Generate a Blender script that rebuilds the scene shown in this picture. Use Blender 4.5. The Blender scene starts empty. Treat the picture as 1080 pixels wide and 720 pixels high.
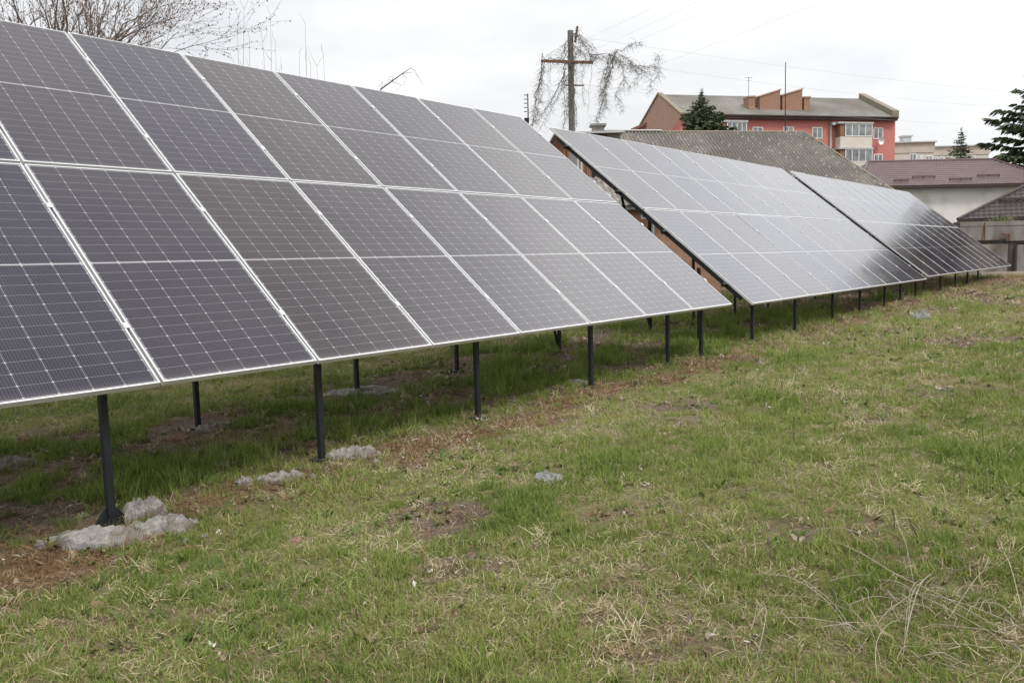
import bpy, math, random
import numpy as np
from mathutils import Vector, Matrix
random.seed(7); RNG = np.random.default_rng(11)
SC = bpy.context.scene; COL = SC.collection
R = math.radians
# ------------------------------------------------------------------ camera
CAM_H = 1.6
F_PX = 865.3
PITCH, ROLL = 0.10007, -0.02518
FW = Vector((0, math.cos(PITCH), -math.sin(PITCH)))
_r = Vector((1, 0, 0)); _u = _r.cross(FW)
RT = math.cos(ROLL)*_r + math.sin(ROLL)*_u
UP = -math.sin(ROLL)*_r + math.cos(ROLL)*_u
cd = bpy.data.cameras.new('camera'); cam = bpy.data.objects.new('camera', cd); COL.objects.link(cam)
cd.sensor_width = 36.0; cd.lens = 36.0*F_PX/1080; cd.clip_start = 0.05; cd.clip_end = 4000
cam.matrix_world = Matrix(((RT.x, UP.x, -FW.x, 0), (RT.y, UP.y, -FW.y, 0), (RT.z, UP.z, -FW.z, CAM_H), (0, 0, 0, 1)))
SC.camera = cam
# ------------------------------------------------------------------ overcast sky
SUN_EL, SUN_AZ = 56.0, 140.0         # degrees; azimuth clockwise from +y
W = bpy.data.worlds.new('World'); SC.world = W; W.use_nodes = True
nt = W.node_tree; nt.nodes.clear()
def nn(t, kind, **kw):
    n = t.nodes.new(kind)
    for k, v in kw.items(): setattr(n, k, v)
    return n
sky = nn(nt, 'ShaderNodeTexSky', sky_type='NISHITA', sun_disc=False)
sky.sun_elevation = R(SUN_EL); sky.sun_rotation = R(SUN_AZ); sky.dust_density = 3.0
tcw = nn(nt, 'ShaderNodeTexCoord')
mpw = nn(nt, 'ShaderNodeMapping'); mpw.inputs['Scale'].default_value = (1.0, 1.0, 3.2)
nt.links.new(tcw.outputs['Generated'], mpw.inputs['Vector'])
nzw = nn(nt, 'ShaderNodeTexNoise'); nzw.inputs['Scale'].default_value = 2.1; nzw.inputs['Detail'].default_value = 6; nzw.inputs['Roughness'].default_value = .55
nt.links.new(mpw.outputs['Vector'], nzw.inputs['Vector'])
rmp = nn(nt, 'ShaderNodeValToRGB')
rmp.color_ramp.elements[0].position = .32; rmp.color_ramp.elements[0].color = (.71, .725, .75, 1)
rmp.color_ramp.elements[1].position = .66; rmp.color_ramp.elements[1].color = (1.0, 1.0, 1.0, 1)
nt.links.new(nzw.outputs['Fac'], rmp.inputs['Fac'])
sepw = nn(nt, 'ShaderNodeSeparateXYZ'); nt.links.new(tcw.outputs['Generated'], sepw.inputs[0])
mrw = nn(nt, 'ShaderNodeMapRange'); mrw.inputs['From Min'].default_value = 0; mrw.inputs['From Max'].default_value = 1
mrw.inputs['To Min'].default_value = 6.4; mrw.inputs['To Max'].default_value = 13.2       # overcast: zenith brighter than horizon
nt.links.new(sepw.outputs['Z'], mrw.inputs['Value'])
GA, GE = R(43), R(30)                # sky glow added right of the view, brightening the far panels' reflections
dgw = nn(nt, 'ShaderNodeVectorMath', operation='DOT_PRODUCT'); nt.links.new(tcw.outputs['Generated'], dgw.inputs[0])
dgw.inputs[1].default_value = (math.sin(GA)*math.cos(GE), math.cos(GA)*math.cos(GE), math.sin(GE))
def wm(op, a, b_):
    n = nn(nt, 'ShaderNodeMath', operation=op)
    for i, q in enumerate((a, b_)):
        if isinstance(q, (int, float)): n.inputs[i].default_value = q
        else: nt.links.new(q, n.inputs[i])
    return n.outputs[0]
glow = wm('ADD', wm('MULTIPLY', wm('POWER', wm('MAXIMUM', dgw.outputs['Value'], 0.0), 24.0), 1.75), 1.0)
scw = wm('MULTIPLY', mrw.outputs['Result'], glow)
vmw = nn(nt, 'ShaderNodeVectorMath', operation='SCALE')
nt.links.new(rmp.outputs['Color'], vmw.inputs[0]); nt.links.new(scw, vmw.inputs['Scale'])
mxw = nn(nt, 'ShaderNodeMixRGB'); mxw.inputs['Fac'].default_value = .93
nt.links.new(sky.outputs['Color'], mxw.inputs['Color1']); nt.links.new(vmw.outputs['Vector'], mxw.inputs['Color2'])
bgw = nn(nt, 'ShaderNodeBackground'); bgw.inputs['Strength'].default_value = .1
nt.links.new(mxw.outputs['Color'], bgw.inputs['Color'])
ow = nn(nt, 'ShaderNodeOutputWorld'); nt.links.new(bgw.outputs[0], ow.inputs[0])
sl = bpy.data.lights.new('sun', 'SUN'); so = bpy.data.objects.new('sun', sl); COL.objects.link(so)
sl.energy = 1.5; sl.angle = R(12); sl.color = (1, .965, .92)
sd = Vector((math.sin(R(SUN_AZ))*math.cos(R(SUN_EL)), math.cos(R(SUN_AZ))*math.cos(R(SUN_EL)), math.sin(R(SUN_EL))))
so.rotation_euler = sd.to_track_quat('Z', 'Y').to_euler()
SC.view_settings.view_transform = 'Standard'; SC.view_settings.look = 'None'
SC.view_settings.exposure = 0.50; SC.view_settings.gamma = 1.0; SC.view_settings.use_curve_mapping = False
# ------------------------------------------------------------------ helpers
def at(px, py, D):
    """world point seen at photo pixel (1080x720) at distance D along the viewing axis"""
    return Vector((0, 0, CAM_H)) + D*(FW + (px-540)/F_PX*RT + (360-py)/F_PX*UP)
def ray(px, py): return FW + (px-540)/F_PX*RT + (360-py)/F_PX*UP
def on_plane(px, py, P, N):
    d = ray(px, py); C0 = Vector((0, 0, CAM_H))
    return C0 + d*((P-C0).dot(N)/d.dot(N))
class MB:
    def __init__(s): s.v = []; s.f = []; s.m = []; s.mi = 0
    def add(s, vs, fs):
        b = len(s.v); s.v += [tuple(v) for v in vs]; s.f += [tuple(i+b for i in f) for f in fs]; s.m += [s.mi]*len(fs); return s
    def box(s, c, size, X=None):
        c = Vector(c); h = [a/2 for a in size]
        pts = []
        for z in (-1, 1):
            for y in (-1, 1):
                for x in (-1, 1):
                    q = Vector((x*h[0], y*h[1], z*h[2])); pts.append(c+(X @ q if X else q))
        return s.add(pts, [(0, 2, 3, 1), (4, 5, 7, 6), (0, 1, 5, 4), (2, 6, 7, 3), (0, 4, 6, 2), (1, 3, 7, 5)])
    def hexa(s, p):   # 8 points: bottom loop of four, top loop of four
        return s.add(p, [(3, 2, 1, 0), (4, 5, 6, 7), (0, 1, 5, 4), (1, 2, 6, 5), (2, 3, 7, 6), (3, 0, 4, 7)])
    def bar(s, a, b, w, d, side=None):   # rectangular bar from a to b
        a, b = Vector(a), Vector(b); t = (b-a).normalized()
        n = Vector(side) if side else (Vector((0, 0, 1)) if abs(t.z) < .9 else Vector((1, 0, 0)))
        n = (n - t*n.dot(t)).normalized(); q = t.cross(n)
        pts = []
        for P in (a, b):
            for i, j in ((-1, -1), (1, -1), (1, 1), (-1, 1)): pts.append(P+n*i*w/2+q*j*d/2)
        return s.add(pts, [(3, 2, 1, 0), (4, 5, 6, 7), (0, 1, 5, 4), (1, 2, 6, 5), (2, 3, 7, 6), (3, 0, 4, 7)])
    def tube(s, pts, rad, n=6, cap=True):
        pts = [Vector(p) for p in pts]; k = len(pts)
        if not hasattr(rad, '__len__'): rad = [rad]*k
        b = len(s.v); prev = None; vs = []; fs = []
        for i, p in enumerate(pts):
            t = (pts[min(i+1, k-1)]-pts[max(i-1, 0)])
            t = t.normalized() if t.length > 1e-9 else Vector((0, 0, 1))
            if prev is None:
                a = Vector((1, 0, 0)) if abs(t.x) < .8 else Vector((0, 1, 0)); prev = (a - t*a.dot(t)).normalized()
            else:
                q = prev - t*prev.dot(t); prev = q.normalized() if q.length > 1e-6 else prev
            w = t.cross(prev)
            for j in range(n):
                an = 2*math.pi*j/n; vs.append(p+(prev*math.cos(an)+w*math.sin(an))*rad[i])
        for i in range(k-1):
            for j in range(n):
                fs.append((i*n+j, i*n+(j+1) % n, (i+1)*n+(j+1) % n, (i+1)*n+j))
        if cap: fs += [tuple(range(n-1, -1, -1)), tuple((k-1)*n+j for j in range(n))]
        return s.add(vs, fs)
    def prism(s, poly, ex):   # 3D polygon extruded by vector ex
        poly = [Vector(p) for p in poly]; ex = Vector(ex); n = len(poly)
        return s.add(poly+[p+ex for p in poly], [tuple(range(n-1, -1, -1)), tuple(range(n, 2*n))]+[(i, (i+1) % n, n+(i+1) % n, n+i) for i in range(n)])
    def build(s, name, mats, parent=None, smooth=False, world=None):
        me = bpy.data.meshes.new(name); me.from_pydata(s.v, [], s.f); me.update()
        for m in (mats if isinstance(mats, (list, tuple)) else [mats]): me.materials.append(m)
        if max(s.m, default=0): me.polygons.foreach_set('material_index', s.m)
        if smooth: me.polygons.foreach_set('use_smooth', [True]*len(me.polygons))
        o = bpy.data.objects.new(name, me); COL.objects.link(o)
        if parent is not None:
            o.parent = parent
        return o
def tag(o, label=None, cat=None, group=None, kind=None):
    if label: o['label'] = label
    if cat: o['category'] = cat
    if group: o['group'] = group
    if kind: o['kind'] = kind
    return o
def thing(name, label, cat, loc=(0, 0, 0), group=None):
    o = bpy.data.objects.new(name, None); COL.objects.link(o); o.location = loc; o.empty_display_size = .2
    return tag(o, label, cat, group)
def local(mb, root):     # move a mesh builder's world coordinates into the space of an unrotated root
    l = Vector(root.location); mb.v = [tuple(Vector(v)-l) for v in mb.v]; return mb
# ------------------------------------------------------------------ materials
def mat(name, c1, c2=None, scale=8.0, rough=.8, bump=0.0, bscale=None, metal=0.0, spec=.3, detail=6, stretch=(1, 1, 1), c3=None, s3=.7, t3=.62, w3=.08):
    m = bpy.data.materials.new(name); m.use_nodes = True; t = m.node_tree; b = t.nodes['Principled BSDF']
    b.inputs['Roughness'].default_value = rough; b.inputs['Metallic'].default_value = metal
    b.inputs['Specular IOR Level'].default_value = spec
    tc = nn(t, 'ShaderNodeTexCoord'); mp = nn(t, 'ShaderNodeMapping'); mp.inputs['Scale'].default_value = stretch
    t.links.new(tc.outputs['Object'], mp.inputs['Vector'])
    nz = nn(t, 'ShaderNodeTexNoise'); nz.inputs['Scale'].default_value = scale; nz.inputs['Detail'].default_value = detail; nz.inputs['Roughness'].default_value = .62
    t.links.new(mp.outputs[0], nz.inputs['Vector'])
    rp = nn(t, 'ShaderNodeValToRGB'); e = rp.color_ramp.elements
    e[0].position = .34; e[1].position = .68
    e[0].color = (*c1, 1); e[1].color = (*(c2 or c1), 1)
    t.links.new(nz.outputs['Fac'], rp.inputs['Fac']); col = rp.outputs['Color']
    if c3:
        n3 = nn(t, 'ShaderNodeTexNoise'); n3.inputs['Scale'].default_value = s3; n3.inputs['Detail'].default_value = 5
        t.links.new(mp.outputs[0], n3.inputs['Vector'])
        r3 = nn(t, 'ShaderNodeMapRange'); r3.inputs['From Min'].default_value = t3-w3; r3.inputs['From Max'].default_value = t3+w3
        t.links.new(n3.outputs['Fac'], r3.inputs['Value'])
        mx = nn(t, 'ShaderNodeMixRGB'); mx.inputs['Color2'].default_value = (*c3, 1)
        t.links.new(r3.outputs['Result'], mx.inputs['Fac']); t.links.new(col, mx.inputs['Color1']); col = mx.outputs['Color']
    t.links.new(col, b.inputs['Base Color'])
    if bump:
        nb = nn(t, 'ShaderNodeTexNoise'); nb.inputs['Scale'].default_value = bscale or scale*3; nb.inputs['Detail'].default_value = 8
        t.links.new(mp.outputs[0], nb.inputs['Vector'])
        bp = nn(t, 'ShaderNodeBump'); bp.inputs['Strength'].default_value = bump; bp.inputs['Distance'].default_value = .02
        t.links.new(nb.outputs['Fac'], bp.inputs['Height']); t.links.new(bp.outputs['Normal'], b.inputs['Normal'])
    return m
def brick_mat(name, c1, c2, mortar, U, scale=1.0):
    """bricks laid along the horizontal direction U"""
    m = mat(name, c1, c2, 3, .9, .3, 20); t = m.node_tree; b = t.nodes['Principled BSDF']
    ge = nn(t, 'ShaderNodeNewGeometry'); dt = nn(t, 'ShaderNodeVectorMath', operation='DOT_PRODUCT'); dt.inputs[1].default_value = U
    t.links.new(ge.outputs['Position'], dt.inputs[0])
    sp = nn(t, 'ShaderNodeSeparateXYZ'); t.links.new(ge.outputs['Position'], sp.inputs[0])
    cb = nn(t, 'ShaderNodeCombineXYZ'); t.links.new(dt.outputs['Value'], cb.inputs[0]); t.links.new(sp.outputs['Z'], cb.inputs[1])
    br = nn(t, 'ShaderNodeTexBrick'); br.inputs['Scale'].default_value = 1/scale; br.inputs['Brick Width'].default_value = .26; br.inputs['Row Height'].default_value = .075
    br.inputs['Mortar Size'].default_value = .008; br.inputs['Bias'].default_value = 0
    br.inputs['Color1'].default_value = (*c1, 1); br.inputs['Color2'].default_value = (*c2, 1); br.inputs['Mortar'].default_value = (*mortar, 1)
    t.links.new(cb.outputs[0], br.inputs['Vector'])
    old = b.inputs['Base Color'].links[0].from_socket
    mx = nn(t, 'ShaderNodeMixRGB'); mx.inputs['Fac'].default_value = .65
    t.links.new(old, mx.inputs['Color1']); t.links.new(br.outputs['Color'], mx.inputs['Color2']); t.links.new(mx.outputs['Color'], b.inputs['Base Color'])
    return m
class X:   # tiny expression builder for shader maths
    def __init__(s, t): s.t = t
    def op(s, o, *a):
        n = nn(s.t, 'ShaderNodeMath', operation=o)
        for i, q in enumerate(a):
            if isinstance(q, (int, float)): n.inputs[i].default_value = q
            else: s.t.links.new(q, n.inputs[i])
        return n.outputs[0]
PW, PH = 1.134, 2.310
def glass_mat():
    m = bpy.data.materials.new('solar_glass'); m.use_nodes = True; t = m.node_tree; b = t.nodes['Principled BSDF']; x = X(t)
    tc = nn(t, 'ShaderNodeTexCoord'); sp = nn(t, 'ShaderNodeSeparateXYZ'); t.links.new(tc.outputs['Object'], sp.inputs[0])
    u, v = sp.outputs['X'], sp.outputs['Y']
    px, py = .1815, .0935
    uu = x.op('SUBTRACT', u, (PW-6*px)/2)
    half = PH/2
    vc = x.op('ABSOLUTE', x.op('SUBTRACT', v, half)); vv = x.op('SUBTRACT', vc, .011)
    def ldist(c, p):
        fr = x.op('FRACT', x.op('DIVIDE', c, p)); return x.op('MULTIPLY', x.op('SUBTRACT', .5, x.op('ABSOLUTE', x.op('SUBTRACT', fr, .5))), p)
    du, dv = ldist(uu, px), ldist(vv, py)
    line = x.op('MULTIPLY', x.op('LESS_THAN', du, .0011), .75)
    line = x.op('MAXIMUM', line, x.op('MULTIPLY', x.op('LESS_THAN', dv, .0009), .6))
    line = x.op('MAXIMUM', line, x.op('LESS_THAN', x.op('ADD', du, dv), .0075))
    cen = x.op('LESS_THAN', vc, .0045)
    line = x.op('MAXIMUM', line, cen)
    edge = x.op('MAXIMUM', x.op('LESS_THAN', uu, 0.0), x.op('GREATER_THAN', uu, 6*px))
    edge = x.op('MAXIMUM', edge, x.op('GREATER_THAN', vv, 12*py))
    bus = x.op('MULTIPLY', x.op('LESS_THAN', ldist(x.op('ADD', uu, .00907), px/10), .0008), .35)
    oi = nn(t, 'ShaderNodeObjectInfo')
    cell = nn(t, 'ShaderNodeMixRGB'); cell.inputs['Color1'].default_value = (.010, .008, .022, 1); cell.inputs['Color2'].default_value = (.020, .012, .013, 1)
    t.links.new(oi.outputs['Random'], cell.inputs['Fac'])
    mb = nn(t, 'ShaderNodeMixRGB'); mb.inputs['Color2'].default_value = (.22, .22, .23, 1)
    t.links.new(bus, mb.inputs['Fac']); t.links.new(cell.outputs[0], mb.inputs['Color1'])
    ml = nn(t, 'ShaderNodeMixRGB'); ml.inputs['Color2'].default_value = (.40, .40, .41, 1)
    edge_ = x.op('MULTIPLY', edge, .35); line = x.op('MAXIMUM', line, edge_); t.links.new(line, ml.inputs['Fac']); t.links.new(mb.outputs[0], ml.inputs['Color1'])
    # thin dust film, blotchy
    ge = nn(t, 'ShaderNodeNewGeometry')
    nz = nn(t, 'ShaderNodeTexNoise'); nz.inputs['Scale'].default_value = 1.6; nz.inputs['Detail'].default_value = 7; nz.inputs['Roughness'].default_value = .65
    t.links.new(ge.outputs['Position'], nz.inputs['Vector'])
    md = nn(t, 'ShaderNodeMixRGB'); md.inputs['Color2'].default_value = (.36, .31, .30, 1)
    fac = nn(t, 'ShaderNodeMapRange'); fac.inputs['From Min'].default_value = .3; fac.inputs['From Max'].default_value = .75; fac.inputs['To Min'].default_value = .006; fac.inputs['To Max'].default_value = .05
    t.links.new(nz.outputs['Fac'], fac.inputs['Value'])
    low = x.op('MULTIPLY', x.op('POWER', x.op('MAXIMUM', x.op('SUBTRACT', 1.0, x.op('DIVIDE', v, .075)), 0.0), 1.5), x.op('MULTIPLY', nz.outputs['Fac'], .34))
    dust = x.op('ADD', fac.outputs['Result'], low)
    t.links.new(dust, md.inputs['Fac']); t.links.new(ml.outputs[0], md.inputs['Color1'])
    t.links.new(md.outputs[0], b.inputs['Base Color'])
    rr = nn(t, 'ShaderNodeMapRange'); rr.inputs['From Min'].default_value = .3; rr.inputs['From Max'].default_value = .75; rr.inputs['To Min'].default_value = .10; rr.inputs['To Max'].default_value = .18
    t.links.new(nz.outputs['Fac'], rr.inputs['Value']); t.links.new(rr.outputs['Result'], b.inputs['Roughness'])
    b.inputs['IOR'].default_value = 1.43
    return m
M = {}
M['glass'] = glass_mat()
M['alu'] = mat('aluminium_frame', (.62, .63, .63), (.72, .73, .73), 6, .42, metal=.35, spec=.5)
M['backsheet'] = mat('white_backsheet', (.62, .62, .62), (.68, .68, .67), 2, .6)
M['steel'] = mat('charcoal_painted_steel', (.011, .012, .013), (.019, .021, .023), 9, .6, .05, spec=.3)
M['galv'] = mat('galvanised_steel', (.28, .30, .31), (.38, .40, .41), 12, .5, metal=.5)
M['concrete'] = mat('rough_concrete', (.22, .21, .193), (.36, .345, .32), 30, .95, .4, 70, c3=(.17, .145, .12), s3=9, t3=.55)
M['stone'] = mat('field_stone', (.22, .22, .22), (.33, .33, .32), 30, .9, .6, 90)
M['brickbit'] = mat('broken_brick', (.26, .15, .11), (.36, .23, .17), 40, .9, .4)
M['litter'] = mat('pale_scrap', (.50, .48, .45), (.62, .60, .57), 30, .8)
# ------------------------------------------------------------------ ground shape
E1 = Vector((.6341, .7733, 0)); N1 = Vector((-.7733, .6341, 0)); O1 = Vector((-2.837, 3.998, 0))
GS = np.array([-400, -12, -2, 0, 3, 6, 9, 14, 20, 30, 45, 900.]); GZ = np.array([-.1, -.1, -.03, .03, .11, .19, .255, .32, .40, .47, .55, .6])
def hsh(ix, iy, seed):
    h = (ix.astype(np.int64)*374761393 + iy.astype(np.int64)*668265263 + seed*1274126177) & 0x7fffffff
    h = ((h ^ (h >> 13))*1274126177) & 0x7fffffff
    return ((h ^ (h >> 16)) & 0xffff)/65535.0
def vnoise(x, y, seed=0):
    ix, iy = np.floor(x), np.floor(y); fx, fy = x-ix, y-iy
    fx = fx*fx*(3-2*fx); fy = fy*fy*(3-2*fy)
    a, b_, c, d = hsh(ix, iy, seed), hsh(ix+1, iy, seed), hsh(ix, iy+1, seed), hsh(ix+1, iy+1, seed)
    return (a*(1-fx)+b_*fx)*(1-fy)+(c*(1-fx)+d*fx)*fy
def fbm(x, y, s, seed=0, o=4):
    v = 0; a = .5; tot = 0
    for i in range(o): v = v+a*vnoise(x*s, y*s, seed+i*17); tot += a; a *= .55; s = s*2.03
    return v/tot
def sn(x, y):
    dx, dy = x-O1.x, y-O1.y
    return dx*E1.x+dy*E1.y, dx*N1.x+dy*N1.y
def gz(x, y):
    x = np.asarray(x, float); y = np.asarray(y, float); s, n = sn(x, y)
    z = np.interp(s, GS, GZ)
    d = np.hypot(x, y); fade = np.clip(1-(d-25)/40, 0, 1)
    z = z + fade*(.10*(fbm(x, y, .5, 3, 3)-.5) + .055*(fbm(x, y, 2.3, 5, 3)-.5)*np.clip(d/2, 0, 1))
    return z
def gpt(px, py):
    d = ray(px, py); z = .1
    for _ in range(12):
        t = (z-CAM_H)/d.z; P = Vector((0, 0, CAM_H))+d*t; z = float(gz(P.x, P.y))
    return Vector((P.x, P.y, z))
# bare patches seen in the photo: pixel, half sizes in metres (along view-x, along view-y), strength
PATCH = [(775, 381, .55, .45, 1.), (712, 430, .55, .35, .9), (460, 548, .34, .26, 1.), (492, 602, .28, .25, .8), (640, 655, .33, .18, .8), (700, 690, .45, .15, .6),
         (1062, 359, 2.2, .8, 1.6), (990, 412, .8, .5, .7), (905, 350, .8, .4, .55), (60, 600, .35, .22, .7), (150, 655, .45, .10, .7), (330, 410, .7, .35, .6), (880, 560, .5, .3, .7), (940, 585, .35, .25, .6),
         (20, 545, .5, .4, .9), (620, 390, .9, .35, .6), (660, 365, 1.0, .3, .7), (170, 470, .6, .4, .5), (310, 440, .6, .3, .7), (820, 560, .3, .2, .5), (250, 690, .3, .1, .5)]
PATCH = [(*gpt(a, b)[:2], c*.8, d*.8, e*.85) for a, b, c, d, e in PATCH]
def covers(x, y):
    """bare, dry, lush in 0..1 at ground points"""
    s, n = sn(x, y)
    nA = fbm(x, y, 1.3, 41); nB = fbm(x, y, .55, 51); nC = fbm(x, y, 4.2, 61); nD = fbm(x, y, .16, 71)
    bare = np.clip((nA*.4+nC*.6-.60)*7, 0, 1)*.75
    for cx, cy, a, b_, e in PATCH:
        q = np.sqrt(((x-cx)/a)**2+((y-cy)/b_)**2)+(nC-.5)*2.4+(nA-.5)*1.0
        bare = np.maximum(bare, np.clip((1.15-q)*2.4, 0, 1)*e)
    inrow = np.clip((s+6)*1.0, 0, 1)*np.clip((34-s), 0, 1)
    strip = np.exp(-((n+.05+(nB-.5)*.8)/.38)**2)*inrow*np.clip(.35+1.6*(fbm(x, y, .8, 81)-.32), 0, 1)
    strip = np.clip(strip*np.where(s < 8, 1.0, .5), 0, 1)
    rear = np.exp(-((n-2.6+(nB-.5)*1.2)/.7)**2)*inrow*np.clip(3.2*(fbm(x, y, .9, 91)-.40), 0, 1)
    far = np.clip((s-11)/9, 0, 1)*np.clip((n+5.2+(nB-.5)*3)/3, 0, 1)*np.clip(.65+2.2*(nA-.42), 0, 1)
    under = np.clip((n-.15)/.5, 0, 1)*np.clip((3.6-n)/.8, 0, 1)*inrow
    ub = under*np.clip((fbm(x, y, 1.4, 141)-.44+.07*np.clip(1-np.abs(s-1)/6, 0, 1))*7, 0, 1)*.85
    bare = np.clip(bare+strip*.85+rear*.8+far*.95+ub, 0, 1)
    dry = np.clip((nB*.3+nA*.3+nC*.4-.50)*4.2+.42, 0, 1)
    dry = np.clip(dry + np.clip((d_far(x, y)-7)/16, 0, 1)*.28 - under*.5+strip*.5, 0, 1)
    lush = np.clip((fbm(x, y, 1.6, 21)*.6+nC*.4-.46)*4, 0, 1)*(1-dry*.6)
    lush = np.clip(lush+under*.25, 0, 1)
    return bare, dry, lush, strip
def d_far(x, y): return np.hypot(x, y)
def axis(lo, hi, step, outs):
    a = list(np.arange(lo, hi+1e-6, step)); st = step; q = hi
    while q < outs: st *= 1.25; q += st; a.append(q)
    st = step; q = lo
    while q > -outs: st *= 1.25; q -= st; a.insert(0, q)
    return np.array(a)
gx, gy = axis(-7, 21, .075, 1800), axis(.5, 34, .075, 1800)
XX, YY = np.meshgrid(gx, gy); nx, ny = len(gx), len(gy)
xx, yy = XX.ravel(), YY.ravel(); zz = gz(xx, yy)
me = bpy.data.meshes.new('ground')
idx = np.arange(nx*ny).reshape(ny, nx)
quads = np.stack([idx[:-1, :-1], idx[:-1, 1:], idx[1:, 1:], idx[1:, :-1]], -1).reshape(-1, 4)
me.vertices.add(nx*ny); me.vertices.foreach_set('co', np.stack([xx, yy, zz], -1).ravel().astype(np.float32))
me.loops.add(quads.size); me.loops.foreach_set('vertex_index', quads.ravel().astype(np.int32))
me.polygons.add(len(quads)); me.polygons.foreach_set('loop_start', np.arange(0, quads.size, 4, dtype=np.int32))
me.polygons.foreach_set('use_smooth', np.ones(len(quads), bool))
me.update(); me.validate()
for nm, arr in zip(('bare', 'dry', 'lush', 'strip'), covers(xx, yy)):
    at_ = me.attributes.new(nm, 'FLOAT', 'POINT'); at_.data.foreach_set('value', arr.astype(np.float32))
def ground_mat():
    m = bpy.data.materials.new('turf_soil'); m.use_nodes = True; t = m.node_tree; b = t.nodes['Principled BSDF']
    b.inputs['Roughness'].default_value = .95; b.inputs['Specular IOR Level'].default_value = .1
    ge = nn(t, 'ShaderNodeNewGeometry')
    def noise(sc, det=8, ro=.65):
        n = nn(t, 'ShaderNodeTexNoise'); n.inputs['Scale'].default_value = sc; n.inputs['Detail'].default_value = det; n.inputs['Roughness'].default_value = ro
        t.links.new(ge.outputs['Position'], n.inputs['Vector']); return n.outputs['Fac']
    def attr(nm): a = nn(t, 'ShaderNodeAttribute', attribute_name=nm); return a.outputs['Fac']
    def mix(f, a, b_):
        n = nn(t, 'ShaderNodeMixRGB')
        for s, q in (('Fac', f), ('Color1', a), ('Color2', b_)):
            if isinstance(q, tuple): n.inputs[s].default_value = (*q, 1)
            elif isinstance(q, float): n.inputs[s].default_value = q
            else: t.links.new(q, n.inputs[s])
        return n.outputs[0]
    def ramp(f, a, b_):
        n = nn(t, 'ShaderNodeMapRange'); n.inputs['From Min'].default_value = a; n.inputs['From Max'].default_value = b_; t.links.new(f, n.inputs['Value']); return n.outputs[0]
    soil = mix(ramp(noise(16), .35, .68), (.075, .053, .038), (.175, .135, .10))
    soil = mix(ramp(noise(70, 4), .60, .66), soil, (.27, .23, .18))
    red = mix(ramp(noise(30), .35, .65), (.105, .058, .030), (.21, .125, .065))
    soil = mix(attr('strip'), soil, red)
    green = mix(ramp(noise(60), .3, .7), (.040, .055, .016), (.135, .165, .045))
    straw = mix(ramp(noise(75), .34, .66), (.075, .055, .032), (.30, .25, .145))
    turf = mix(ramp(noise(22), .40, .60), green, straw)
    x = X(t)
    turf = mix(x.op('MULTIPLY', attr('dry'), .8), turf, straw)
    turf = mix(x.op('MULTIPLY', attr('lush'), .6), turf, green)
    jag = x.op('ADD', attr('bare'), x.op('MULTIPLY', x.op('SUBTRACT', noise(26), .5), 1.4))
    colr = mix(ramp(jag, .35, .75), turf, soil)
    t.links.new(colr, b.inputs['Base Color'])
    bp = nn(t, 'ShaderNodeBump'); bp.inputs['Strength'].default_value = .7; bp.inputs['Distance'].default_value = .03
    t.links.new(noise(55), bp.inputs['Height']); t.links.new(bp.outputs['Normal'], b.inputs['Normal'])
    return m
me.materials.append(ground_mat())
go = bpy.data.objects.new('ground', me); COL.objects.link(go); tag(go, kind='structure')
# ------------------------------------------------------------------ solar arrays
TILT = R(39.2)
VV = math.cos(TILT)*N1+math.sin(TILT)*Vector((0, 0, 1)); NN = E1.cross(VV)
ROT = Matrix((E1, VV, NN)).transposed()
GAP_U, GAP_V = 1.154, 2.333
def panel_meshes():
    g = MB(); g.box((PW/2, PH/2, -.006), (PW-.022, PH-.022, .006))
    g.m[0] = 1; gm = g.build('solar_panel', [M['glass'], M['backsheet']]).data
    f = MB(); w, d = .0105, .035
    f.box((PW/2, w/2, -d/2), (PW, w, d)); f.box((PW/2, PH-w/2, -d/2), (PW, w, d))
    f.box((w/2, PH/2, -d/2), (w, PH-2*w, d)); f.box((PW-w/2, PH/2, -d/2), (w, PH-2*w, d))
    fm = f.build('frame', M['alu']).data
    c = MB(); c.box((0, 0, .003), (.036, .05, .006)); c.box((0, 0, -.016), (.014, .045, .034)); cm = c.build('clamp', M['alu']).data
    jb = MB(); jb.box((PW/2, PH/2, -.03), (.2, .08, .03)); jm = None
    for o in [o for o in list(COL.objects) if o.data in (gm, fm, cm)]: bpy.data.objects.remove(o)
    return gm, fm, cm
GM, FM, CM = panel_meshes()
def link(o, parent): COL.objects.link(o); o.parent = parent; return o
CLAMP_V = (.52, 1.80)
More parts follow.
